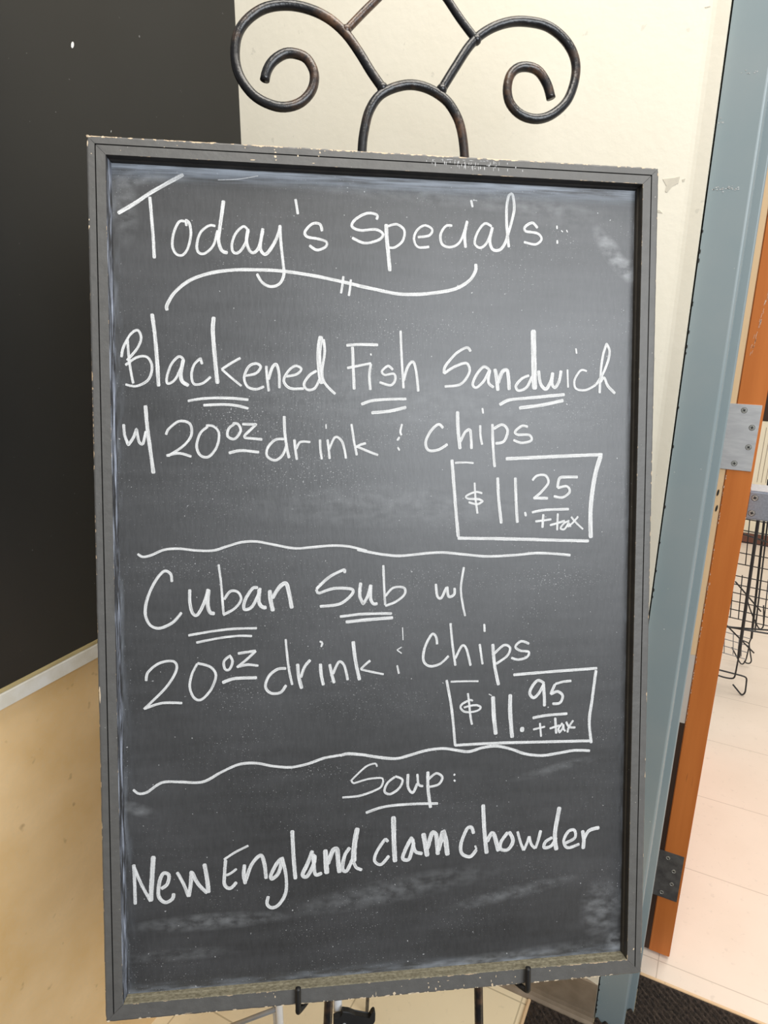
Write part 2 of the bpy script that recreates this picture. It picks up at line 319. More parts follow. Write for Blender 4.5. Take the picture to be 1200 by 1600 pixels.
smear_tex = noise_tex(nt, 60, (1, 1.7, 1), 6, 0.36, 0.70)
spot_tex = noise_tex(nt, 560, (1, 1, 1), 1.5, 0.665, 0.70)
for cx, cy, rx, ry, ang, amt in SMUDGES:
    c = mix(nt, math_node(nt, 'MULTIPLY', math_node(nt, 'MULTIPLY', blot(cx, cy, rx, ry, ang), smear_tex), amt), c, (0.40, 0.41, 0.42))
for cx, cy, rx, ry, ang, amt in SPECKLES:
    c = mix(nt, math_node(nt, 'MULTIPLY', math_node(nt, 'MULTIPLY', blot(cx, cy, rx, ry, ang), spot_tex), amt), c, (0.62, 0.62, 0.62))
c = mix(nt, math_node(nt, 'MAXIMUM', math_node(nt, 'MAXIMUM', e1, e2), math_node(nt, 'MAXIMUM', e3, e4)), c, (0.40, 0.44, 0.50))
L.new(c, b.inputs['Base Color'])
b.inputs['Roughness'].default_value = 0.42
b.inputs['Specular IOR Level'].default_value = 0.85
bump(nt, b, fine, 0.06)
M['board'] = mt

# chalk strokes: powdery, with the board showing through the grain
mt, nt, b, L = nodes_of('white_chalk')
b.inputs['Base Color'].default_value = (0.80, 0.80, 0.795, 1)
b.inputs['Roughness'].default_value = 0.95
b.inputs['Specular IOR Level'].default_value = 0.1
uv = nt.nodes.new('ShaderNodeUVMap')
mp = nt.nodes.new('ShaderNodeMapping')
mp.inputs['Scale'].default_value = (60, 1400, 1)
L.new(uv.outputs['UV'], mp.inputs['Vector'])
streak = noise_tex(nt, 1.0, lo=0.28, hi=0.62, vec=mp.outputs['Vector'], detail=3)
grain = noise_tex(nt, 1500, (1, 1, 1), 2, 0.27, 0.50)
a = math_node(nt, 'MULTIPLY', math_node(nt, 'ADD', math_node(nt, 'MULTIPLY', streak, 0.55), 0.45), math_node(nt, 'ADD', math_node(nt, 'MULTIPLY', grain, 0.5), 0.5))
L.new(a, b.inputs['Alpha'])
M['chalk'] = mt


# ------------------------------------------------------------------ helpers
def link(name, me, mats, parent=None):
    o = bpy.data.objects.new(name, me)
    C.objects.link(o)
    for k in (mats if isinstance(mats, (list, tuple)) else [mats]):
        me.materials.append(M[k])
    if parent:
        o.parent = parent
    return o


def obj(name, bm, mats, parent=None, smooth=False, label=None):
    bmesh.ops.recalc_face_normals(bm, faces=bm.faces)
    me = bpy.data.meshes.new(name)
    bm.to_mesh(me)
    bm.free()
    if smooth:
        for p in me.polygons:
            p.use_smooth = True
    o = link(name, me, mats, parent)
    if label:
        o['label'] = label
    return o


def empty(name, loc=(0, 0, 0), label=None, cat=None, group=None, kind=None):
    o = bpy.data.objects.new(name, None)
    o.empty_display_size = 0.1
    C.objects.link(o)
    o.location = loc
    tag(o, label, cat, group, kind)
    return o


def tag(o, label=None, cat=None, group=None, kind=None):
    for k, v in (('label', label), ('category', cat), ('group', group), ('kind', kind)):
        if v:
            o[k] = v
    return o


def box(bm, x0, x1, y0, y1, z0, z1, bev=0.0, mi=0):
    vs = [bm.verts.new((x, y, z)) for z in (z0, z1) for y in (y0, y1) for x in (x0, x1)]
    fs = [bm.faces.new([vs[i] for i in q]) for q in ((0, 2, 3, 1), (4, 5, 7, 6), (0, 1, 5, 4), (2, 6, 7, 3), (0, 4, 6, 2), (1, 3, 7, 5))]
    for f_ in fs:
        f_.material_index = mi
    if bev:
        es = list({e for f_ in fs for e in f_.edges})
        bmesh.ops.bevel(bm, geom=es, offset=bev, segments=2, affect='EDGES')
    return vs


def prism_z(bm, pts, z0, z1):
    lo = [bm.verts.new((x, y, z0)) for x, y in pts]
    hi = [bm.verts.new((x, y, z1)) for x, y in pts]
    n = len(pts)
    for i in range(n):
        bm.faces.new((lo[i], lo[(i + 1) % n], hi[(i + 1) % n], hi[i]))
    bm.faces.new(lo[::-1])
    bm.faces.new(hi)


def spline(pts, step, corner=math.radians(62)):
    """Catmull-Rom through pts (tuples); sharp turns stay corners."""
    P = [Vector(p) for p in pts]
    if len(P) == 2:
        n = max(2, int((P[1] - P[0]).length / step))
        return [P[0].lerp(P[1], i / n) for i in range(n + 1)]
    T = []
    for i in range(len(P)):
        a_, b_ = P[max(0, i - 1)], P[min(len(P) - 1, i + 1)]
        t = (b_ - a_) * 0.5
        if 0 < i < len(P) - 1:
            u, v = P[i] - P[i - 1], P[i + 1] - P[i]
            if u.length > 1e-9 and v.length > 1e-9:
                ang = u.angle(v)
                if ang > corner * 1.9:
                    t = t * 0.0
                lim = 1.3 * min(u.length, v.length)
                if t.length > lim:
                    t = t * (lim / t.length)
        T.append(t)
    out = []
    for i in range(len(P) - 1):
        n = max(2, int((P[i + 1] - P[i]).length / step))
        for k in range(n):
            s = k / n
            h1, h2, h3, h4 = 2 * s**3 - 3 * s**2 + 1, -2 * s**3 + 3 * s**2, s**3 - 2 * s**2 + s, s**3 - s**2
            out.append(P[i] * h1 + P[i + 1] * h2 + T[i] * h3 + T[i + 1] * h4)
    out.append(P[-1])
    return out


def tube(bm, pts, r, n=12, step=0.006, smooth=True, r_end=None):
    P = spline(pts, step) if smooth else [Vector(p) for p in pts]
    tang = []
    for i in range(len(P)):
        t = (P[min(i + 1, len(P) - 1)] - P[max(i - 1, 0)]).normalized()
        tang.append(t)
    up = tang[0].orthogonal().normalized()
    rings = []
    for i, p in enumerate(P):
        up = (up - tang[i] * up.dot(tang[i])).normalized()
        sd = tang[i].cross(up)
        rr = r if r_end is None else r + (r_end - r) * i / (len(P) - 1)
        rings.append([bm.verts.new(p + (up * math.cos(2 * math.pi * k / n) + sd * math.sin(2 * math.pi * k / n)) * rr) for k in range(n)])
    for A_, B_ in zip(rings, rings[1:]):
        for k in range(n):
            bm.faces.new((A_[k], A_[(k + 1) % n], B_[(k + 1) % n], B_[k]))
    bm.faces.new(rings[0][::-1])
    bm.faces.new(rings[-1])


def parse(s):
    return [tuple(int(v) * 1e-4 for v in p.split(',')) for p in s.split()]


# ------------------------------------------------------------------ room shell
bm = bmesh.new(); box(bm, -0.15, 2.6, -0.62, 0.1417, -0.05, 0)
tag(obj('floor', bm, 'tile_near'), kind='structure')
bm = bmesh.new(); box(bm, -0.15, 2.9, -3.6, -0.62, -0.05, 0.001)  # unseen dark floor behind the camera, added to darken the board's reflection
tag(obj('floor', bm, 'mat_pile'), kind='structure')  # added unseen dark floor, in the mat's material
bm = bmesh.new(); box(bm, -0.15, 3.2, 0.1417, 3.5, -0.05, 0)
tag(obj('floor', bm, 'tile_far'), kind='structure')
bm = bmesh.new(); box(bm, -0.12, 0, -2.2, 0.16, 0, 2.6)
tag(obj('wall_left', bm, 'hardboard'), kind='structure')
# back wall: its right end rolls back a little to meet the steel frame
bm = bmesh.new()
pts = [(0.0, -0.0035), (0.752, -0.0035), (0.757, -0.0037), (0.762, -0.0044), (0.7782, -0.0080), (0.7785, 0.16), (0.0, 0.16)]
prism_z(bm, pts, 0, 2.6)
tag(obj('wall_back', bm, 'cream'), kind='structure')
bm = bmesh.new(); box(bm, 0.6, 3.2, 3.34, 3.45, 0, 2.7)
tag(obj('wall_far', bm, 'far_cream'), kind='structure')
bm = bmesh.new(); box(bm, 0.6, 3.2, 3.325, 3.3398, 0, 0.062, 0.002)
tag(obj('baseboard_far', bm, 'far_base'), kind='structure')
# base of the back wall with a cove foot
bm = bmesh.new()
prof = [(-0.0037, 0.0), (-0.0037, 0.10), (-0.0092, 0.10), (-0.0096, 0.024), (-0.0108, 0.014), (-0.0140, 0.007), (-0.019, 0.0035), (-0.021, 0.0)]
v0 = [bm.verts.new((0.001, y, z)) for y, z in prof]
v1 = [bm.verts.new((0.7783, y, z)) for y, z in prof]
for i in range(len(prof)):
    j = (i + 1) % len(prof)
    bm.faces.new((v0[i], v1[i], v1[j], v0[j]))
bm.faces.new(v0); bm.faces.new(v1[::-1])
tag(obj('baseboard_back', bm, 'base_brown'), kind='structure')
# bare plaster chips on the back wall beside the sign
def patch(bm, cx, cz, pts_, y):
    f_ = [bm.verts.new((cx + a_, y - 0.0004, cz + c_)) for a_, c_ in pts_]
    g_ = [bm.verts.new((cx + a_, y, cz + c_)) for a_, c_ in pts_]
    bm.faces.new(f_)
    for i in range(len(pts_)):
        j = (i + 1) % len(pts_)
        bm.faces.new((f_[i], g_[i], g_[j], f_[j]))
bm = bmesh.new()
patch(bm, 0.734, 1.531, [(-0.012, 0.004), (0.004, 0.005), (0.010, 0.006), (0.009, -0.002), (0.001, -0.006), (-0.004, -0.013), (-0.007, -0.012), (-0.006, -0.005)], -0.0035)
patch(bm, 0.749, 1.532, [(-0.002, 0.001), (0.002, 0.002), (0.0015, -0.001), (-0.001, -0.002)], -0.0035)
patch(bm, 0.720, 1.496, [(-0.006, 0.001), (0.003, 0.000), (0.007, -0.004), (0.001, -0.003)], -0.0035)
patch(bm, 0.752, 1.731, [(-0.004, 0.0005), (0.002, 0.001), (0.003, 0.0), (-0.003, -0.0005)], -0.0035)
tag(obj('trim_5', bm, 'bare'), kind='structure')
# trim under the black panel
bm = bmesh.new()
box(bm, 0.0, 0.013, -2.2, -0.0036, 0.829, 0.8515, 0.0008)
tag(obj('trim_1', bm, 'white_trim'), kind='structure')
bm = bmesh.new()
box(bm, 0.0, 0.0105, -2.2, -0.0036, 0.8517, 0.857, 0.0008)
tag(obj('trim_2', bm, 'yellow_ledge'), kind='structure')
bm = bmesh.new()
box(bm, 0.0, 0.008, -2.2, -0.0037, 0.8572, 2.6, 0.0006)
p = obj('black_wall_panel', bm, 'black_panel')
tag(p, 'large plain black panel covering the upper left wall behind the menu sign', 'panel')
# chalk flecks on it
bm = bmesh.new()
for (y, z, a_, c_) in ((-0.3512, 1.692, 0.0022, 0.0042), (-0.545, 1.43, 0.012, 0.0007), (-0.30, 1.60, 0.0004, 0.0016)):
    ring = [bm.verts.new((0.0083, y + a_ * math.cos(t) + 0.35 * c_ * math.sin(t), z + c_ * math.sin(t) - 0.15 * a_ * math.cos(t))) for t in [k * math.pi / 4 for k in range(8)]]
    bm.faces.new(ring)
obj('chalk_fleck', bm, 'chalk', p, label='small white chalk flecks')

# steel door frame (left jamb)
bm = bmesh.new()
jp = [(0.7806, 0.0), (0.8300, 0.0), (0.8314, 0.0003), (0.8326, 0.0010), (0.8336, 0.0020), (0.8343, 0.0032), (0.8346, 0.0046), (0.8346, 0.0490),
      (0.8352, 0.0497), (0.8452, 0.0497), (0.8460, 0.0499), (0.8467, 0.0504), (0.8472, 0.0511), (0.8475, 0.0518), (0.8476, 0.0526), (0.8476, 0.108), (0.8346, 0.108), (0.8346, 0.158), (0.7806, 0.158)]
prism_z(bm, jp, 0, 2.5)
j = obj('trim_3', bm, 'steel_blue')
tag(j, kind='structure')
bm = bmesh.new()
def scuff(bm, x0, x1, z, h, n, y=-0.0003):
    for k in range(n):
        x = random.uniform(x0, x1); zz = z + random.gauss(0, h); r_ = random.uniform(0.0003, 0.0011)
        ring = [bm.verts.new((x + r_ * random.uniform(0.7, 2.0) * math.cos(t), y, zz + r_ * math.sin(t))) for t in [k_ * math.pi / 3 for k_ in range(6)]]
        bm.faces.new(ring)
scuff(bm, 0.786, 0.822, 1.519, 0.0016, 34)
scuff(bm, 0.782, 0.79, 1.60, 0.004, 7)
scuff(bm, 0.80, 0.822, 1.6525, 0.0012, 8)
scuff(bm, 0.782, 0.832, 0.9, 0.35, 14)
scuff(bm, 0.782, 0.80, 0.06, 0.03, 14)
obj('paint_chip', bm, 'steel_chip', j)
bm = bmesh.new()
for k in range(26):
    z = random.choice([random.uniform(1.37, 1.47), random.uniform(0.9, 1.35), random.uniform(0.02, 0.1)])
    r_ = random.uniform(0.0006, 0.0016)
    ring = [bm.verts.new((0.7811 + r_ * 0.7 * math.cos(t), -0.0003, z + r_ * 2 * math.sin(t))) for t in [q * math.pi / 4 for q in range(8)]]
    bm.faces.new(ring)
obj('rust_chip', bm, 'slot', j)
# cream metal strip at the back edge of the mat
bm = bmesh.new(); box(bm, 0.8485, 1.9, 0.1405, 0.1475, 0, 0.0045, 0.001)
tag(obj('trim_4', bm, 'pale_wood'), kind='structure')

# ------------------------------------------------------------------ open door
DE = 0.207
door = empty('door_1', (0.879, DE, 0.008), kind='structure')
def child_of(o, par):
    o.parent = par
    o.matrix_parent_inverse = Matrix.Translation(-Vector(par.location))
    return o
bm = bmesh.new(); box(bm, 0.8570, 0.8995, DE, DE + 0.86, 0.008, 2.1, 0.0012)
leaf = child_of(obj('door_leaf', bm, 'door_wood'), door)
bm = bmesh.new(); box(bm, 0.8434, 0.8566, DE + 0.0015, DE + 0.05, 0.735, 2.1, 0.0008)  # strip's fade into shade and reflection painted as three tones, pale to dark
child_of(obj('edge_strip', bm, 'pale_wood', label='pale bare wood edge strip of the door'), door)
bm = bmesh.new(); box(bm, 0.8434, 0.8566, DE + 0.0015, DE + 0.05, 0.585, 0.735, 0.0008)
child_of(obj('edge_strip', bm, 'grey_shade_wood', label='middle edge strip of the door, half shade painted grey'), door)
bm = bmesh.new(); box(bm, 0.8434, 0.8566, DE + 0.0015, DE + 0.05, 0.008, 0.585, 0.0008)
child_of(obj('edge_strip', bm, 'dark_wood_and_shade', label='lower edge strip of the door, shade painted dark'), door)
bm = bmesh.new()
for (x, z) in ((0.8503, 1.055), (0.8520, 1.0265)):
    ring = [(x + 0.0016 * math.cos(t) + 0.0006 * math.sin(t), z + 0.0062 * math.sin(t)) for t in [k * math.pi / 5 for k in range(10)]]
    lo = [bm.verts.new((a_, DE + 0.0008, c_)) for a_, c_ in ring]
    bm.faces.new(lo)
child_of(obj('screw_hole', bm, 'slot'), door)
# pale chips along the arris and a long scratch
bm = bmesh.new()
for k in range(70):
    z = random.choice([random.uniform(0.55, 0.85), random.uniform(0.6, 0.9), random.uniform(0.85, 1.1)])
    w_ = random.uniform(0.0003, 0.0012); h_ = random.uniform(0.001, 0.006)
    x = 0.8575 + abs(random.gauss(0, 0.0008))
    bm.faces.new([bm.verts.new(v) for v in ((x, DE - 0.0004, z), (x + w_, DE - 0.0004, z + h_ * 0.2), (x + w_ * 0.7, DE - 0.0004, z + h_), (x - w_ * 0.1, DE - 0.0004, z + h_ * 0.8))])
for k in range(46):
    z = random.uniform(1.29, 1.42)
    x = 0.8655 + (z - 1.29) * 0.11 + random.gauss(0, 0.0012); h_ = random.uniform(0.002, 0.008)
    bm.faces.new([bm.verts.new(v) for v in ((x, DE - 0.0004, z), (x + 0.0004, DE - 0.0004, z), (x + 0.0013, DE - 0.0004, z + h_), (x + 0.0008, DE - 0.0004, z + h_))])
child_of(obj('scratch_mark', bm, 'scratch', label='pale chips and scratches in the orange wood'), door)


def screw(name, x, y, z, r, rot, par, ydir=-1):
    bm = bmesh.new()
    n = 20
    rings = []
    for rr, dy in ((r, 0.0), (r, 0.0002), (r * 0.90, 0.0002), (r * 0.88, 0.0004), (r * 0.74, 0.0005), (r * 0.70, 0.0003), (r * 0.5, 0.0004)):
        rings.append([bm.verts.new((x + rr * math.cos(2 * math.pi * k / n), y + ydir * dy, z + rr * math.sin(2 * math.pi * k / n))) for k in range(n)])
    for q, (A_, B_) in enumerate(zip(rings, rings[1:])):
        for k in range(n):
            bm.faces.new((A_[k], A_[(k + 1) % n], B_[(k + 1) % n], B_[k])).material_index = 1 if q == 1 else 0
    bm.faces.new(rings[-1])
    for ang in (rot, rot + math.pi / 2):
        c_, s_ = math.cos(ang), math.sin(ang)
        L_, w_ = r * 0.48, r * 0.13
        f_ = bm.faces.new([bm.verts.new((x + a_ * c_ - d_ * s_, y + ydir * 0.00055, z + a_ * s_ + d_ * c_)) for a_, d_ in ((-L_, -w_), (L_, -w_), (L_, w_), (-L_, w_))])
        f_.material_index = 1
    o = obj(name, bm, ['screw', 'slot'])
    o.parent = par
    o.matrix_parent_inverse = par.matrix_parent_inverse.copy() if par.parent else Matrix.Translation(-Vector(par.location))
    return o


for (z0, z1, key, lab, scr) in (
        (1.0990, 1.2120, 'hinge', 'bright brushed steel hinge leaf', ((0.8698, 1.2020), (0.8856, 1.1740), (0.8853, 1.1405), (0.8680, 1.1105))),
        (0.1610, 0.2785, 'hinge_dark', 'dark tarnished steel hinge leaf', ((0.8659, 0.2650), (0.8804, 0.2365), (0.8806, 0.2030), (0.8643, 0.1740)))):
    bm = bmesh.new(); box(bm, 0.8440, 0.8955, DE - 0.0022, DE + 0.0005, z0, z1, 0.0005)
    h = child_of(obj('hinge', bm, key, label=lab), door)
    for i, (x, z) in enumerate(scr):
        s_ = screw('screw', x, DE - 0.0022, z, 0.0049, 0.6 + i * 0.9, h)
        s_.matrix_parent_inverse = Matrix.Translation(-Vector(door.location))
    for o_ in [q for q in h.children]:
        o_.matrix_parent_inverse = Matrix.Identity(4)
        for v in o_.data.vertices:
            pass
bm = bmesh.new(); box(bm, 0.8997, 0.985, 0.27, 0.33, 0.9965, 1.0505, 0.003)
br = child_of(obj('latch_bracket', bm, 'alu', label='brushed metal bracket on the door face'), door)
for i, (x, z) in enumerate(((0.9109, 1.0381), (0.9101, 1.0092))):
    s_ = screw('screw', x, 0.27, z, 0.0060, 0.3 + i, br)
    s_.matrix_parent_inverse = Matrix.Identity(4)

# ------------------------------------------------------------------ ribbed mat
bm = bmesh.new()
ang = math.radians(-40)
ex, ey = math.cos(ang), math.sin(ang)
x0, x1, y0, y1 = 0.657, 1.33, -0.26, 0.1403
pitch = 0.0105
nx, ny = 400, 238
grid = []
for i in range(nx + 1):
    row = []
    for k in range(ny + 1):
        x = x0 + (x1 - x0) * i / nx
        y = y0 + (y1 - y0) * k / ny
        ph = (-x * ey + y * ex) / pitch * 2 * math.pi
        z = 0.0062 + 0.0042 * math.cos(ph) + 0.0012 * noise.noise(Vector((x * 260, y * 260, 0))) + 0.0008 * noise.noise(Vector((x * 600, y * 600, 4)))
        fade = max(0.0, min(1.0, (y1 - y) / 0.010, (x - x0) / 0.010, ((-0.0205 - y) / 0.010 if x < 0.7805 else 1.0)))
        row.append(bm.verts.new((x, y, max(0.003 + (z - 0.003) * fade, 0.001))))
    grid.append(row)
for i in range(nx):
    for k in range(ny):
        xc = x0 + (x1 - x0) * (i + .5) / nx; yc = y0 + (y1 - y0) * (k + .5) / ny
        if yc > -0.0215 and xc < 0.7795: continue
        if -0.001 < yc < 0.0495 and xc < 0.8350: continue
        if 0.0485 < yc < 0.109 and xc < 0.8480: continue
        if yc > 0.107 and xc < 0.835: continue
        bm.faces.new((grid[i][k], grid[i + 1][k], grid[i + 1][k + 1], grid[i][k + 1]))
bmesh.ops.delete(bm, geom=[v for v in bm.verts if not v.link_faces], context='VERTS')
rim = [e for e in bm.edges if len(e.link_faces) == 1]
ext = bmesh.ops.extrude_edge_only(bm, edges=rim)
for v in ext['geom']:
    if isinstance(v, bmesh.types.BMVert):
        v.co.z = 0.0003
dm = obj('door_mat', bm, 'mat_pile', smooth=True)
tag(dm, 'dark brown ribbed entrance mat on the floor in the doorway', 'mat')
bm = bmesh.new(); box(bm, 0.6505, 0.6565, y0, -0.0225, 0, 0.006, 0.001)
obj('mat_edging', bm, 'pale_wood', dm, label='thin pale edging strip along the mat')

# ------------------------------------------------------------------ chalkboard sign
O_B = Vector((0.51771219, -0.42578815, 1.04803814))
XB = Vector((0.83088229, 0.55601868, -0.02185987))
YB = Vector((-0.11844629, 0.21511048, 0.9693801))
ZB = Vector((0.54369578, -0.80285161, 0.24458984))
mb = Matrix((XB, YB, ZB)).transposed().to_4x4()
mb.translation = O_B
ZS = -0.0145
sign = empty('chalkboard_sign', label='large framed chalkboard menu sign propped on black iron easel', cat='sign')
sign.matrix_world = mb


def rail(side):
    """mitred frame moulding: profile (inset t, height z, wear, material)"""
    prof = [(0.0, -0.022, 0.3, 0), (0.0, -0.0022, 1.0, 0), (0.0007, -0.0006, 1.0, 0), (0.0022, 0.0, 0.75, 0), (0.0050, 0.0, 0.25, 0), (0.0088, 0.0, 0.62, 0),
            (0.0090, -0.004, 0.0, 1), (0.0099, -0.004, 0.0, 1), (0.0101, 0.0, 0.62, 0), (0.0125, 0.0, 0.2, 0), (0.0185, 0.0, 0.3, 0), (0.0200, 0.0, 0.88, 0),
            (0.0206, -0.0010, 0.7, 2), (0.0208, -0.0085, 0.2, 2), (0.0222, -0.0100, 0.5, 2), (0.0226, ZS + 0.0002, 0.3, 2), (0.0226, -0.022, 0, 0)]
    if side == 'b':   # no groove, narrower lip on the bottom rail
        prof = [(t, 0.0 if -0.005 < z < -0.0035 else z, w, 0 if mi == 1 else mi) for t, z, w, mi in prof]
        prof = [(min(t, 0.0206 + (t - 0.0206) * 0.4) if t > 0.0206 else t, z, w, mi) for t, z, w, mi in prof]
    bm = bmesh.new()
    wl = bm.verts.layers.float.new('wear')
    hw, hh = BW / 2, BH / 2
    half = hw if side in 'tb' else hh
    N = 150
    rows = []
    for (t, z, w, mi) in prof:
        row = []
        for i in range(N + 1):
            s = (-1 + 2 * i / N) * (half - t - 0.00022)
            jit = 0.0
            if t < 0.003 and z > -0.02:
                jit = (0.0006 if side in 'tb' else 0.00022) * noise.noise(Vector((s * 90, ord(side), 3.1))) + (0.0005 if side in 'tb' else 0.0003) * noise.noise(Vector((s * 330, ord(side), 9)))
                c_ = min(half - abs(s), 0.012)
                if c_ < 0.006:
                    jit += (0.006 - c_) ** 2 * 40
            if 0.0185 < t < 0.0203:
                jit = 0.00018 * noise.noise(Vector((s * 200, ord(side), 5)))
            d_ = t + jit
            if side == 't': co = (s, hh - d_, z)
            elif side == 'b': co = (s, -hh + d_, z)
            elif side == 'l': co = (-hw + d_, s, z)
            else: co = (hw - d_, s, z)
            v = bm.verts.new(co)
            bump_ = 1.0
            if side == 'b': bump_ = 1.22 if t < 0.0201 else 1.0
            if side == 't' and t < 0.003: bump_ = 1.15
            if side in 'lr' and 0.003 < t < 0.02: bump_ = 0.75
            if side in 'lr' and t < 0.003: bump_ = 0.86
            if side == 'b' and 0.0005 < t < 0.0201: w = max(w, 0.66 if t < 0.0199 else 0.8) / bump_ * 1.0 if t < 0.019 else w
            v[wl] = w * bump_
            row.append(v)
        rows.append(row)
    for q in range(len(prof)):
        A_, B_ = rows[q], rows[(q + 1) % len(prof)]
        mi = prof[(q + 1) % len(prof)][3] if q + 1 < len(prof) else 0
        for i in range(N):
            f_ = bm.faces.new((A_[i], A_[i + 1], B_[i + 1], B_[i]))
            f_.material_index = mi
    for e_ in (0, N):
        bm.faces.new([r_[e_] for r_ in rows])
    # knocks through the dark paint down to pale wood, and chalk scuffs, on this rail's face
    rim_chips = []
    if side in 'tb':
        for q in range(64 if side == 'b' else 26):
            a_ = abs(random.gauss(0, 0.0022)) + 0.0005
            yy = hh - 0.0004 - random.uniform(0, 0.0006) if side == 't' else -hh + 0.0004 + abs(random.gauss(0, 0.0009))
            rim_chips.append((random.uniform(-hw + 0.01, hw - 0.01), yy, a_, random.uniform(0.0003, 0.0011)))
    for mi, lst in ((3, CHIPS + rim_chips), (4, SMEARS)):
        for x, y, a_, c_ in lst:
            near = min((hh - y, 't'), (y + hh, 'b'), (x + hw, 'l'), (hw - x, 'r'))[1]
            if near != side:
                continue
            x = max(-hw + 0.0016, min(hw - 0.0016, x))
            y = max(-hh + 0.0016, min(hh - 0.0016, y))
            ring = []
            for q in range(9):
                th = 2 * math.pi * q / 9
                rr = random.uniform(0.55, 1.1)
                ring.append(bm.verts.new((max(-hw + 0.0004, min(hw - 0.0004, x + a_ * rr * math.cos(th))), max(-hh + 0.0004, min(hh - 0.0004, y + c_ * rr * math.sin(th))), 0.00012)))
            bm.faces.new(ring).material_index = mi
    inner = {'b': 'ledge_dust', 't': 'lip_shadow', 'l': 'lip_chalk', 'r': 'frame_inner'}[side]
    return obj('frame_rail', bm, ['frame', 'slot', inner, 'chip', 'chalk_solid'], sign)


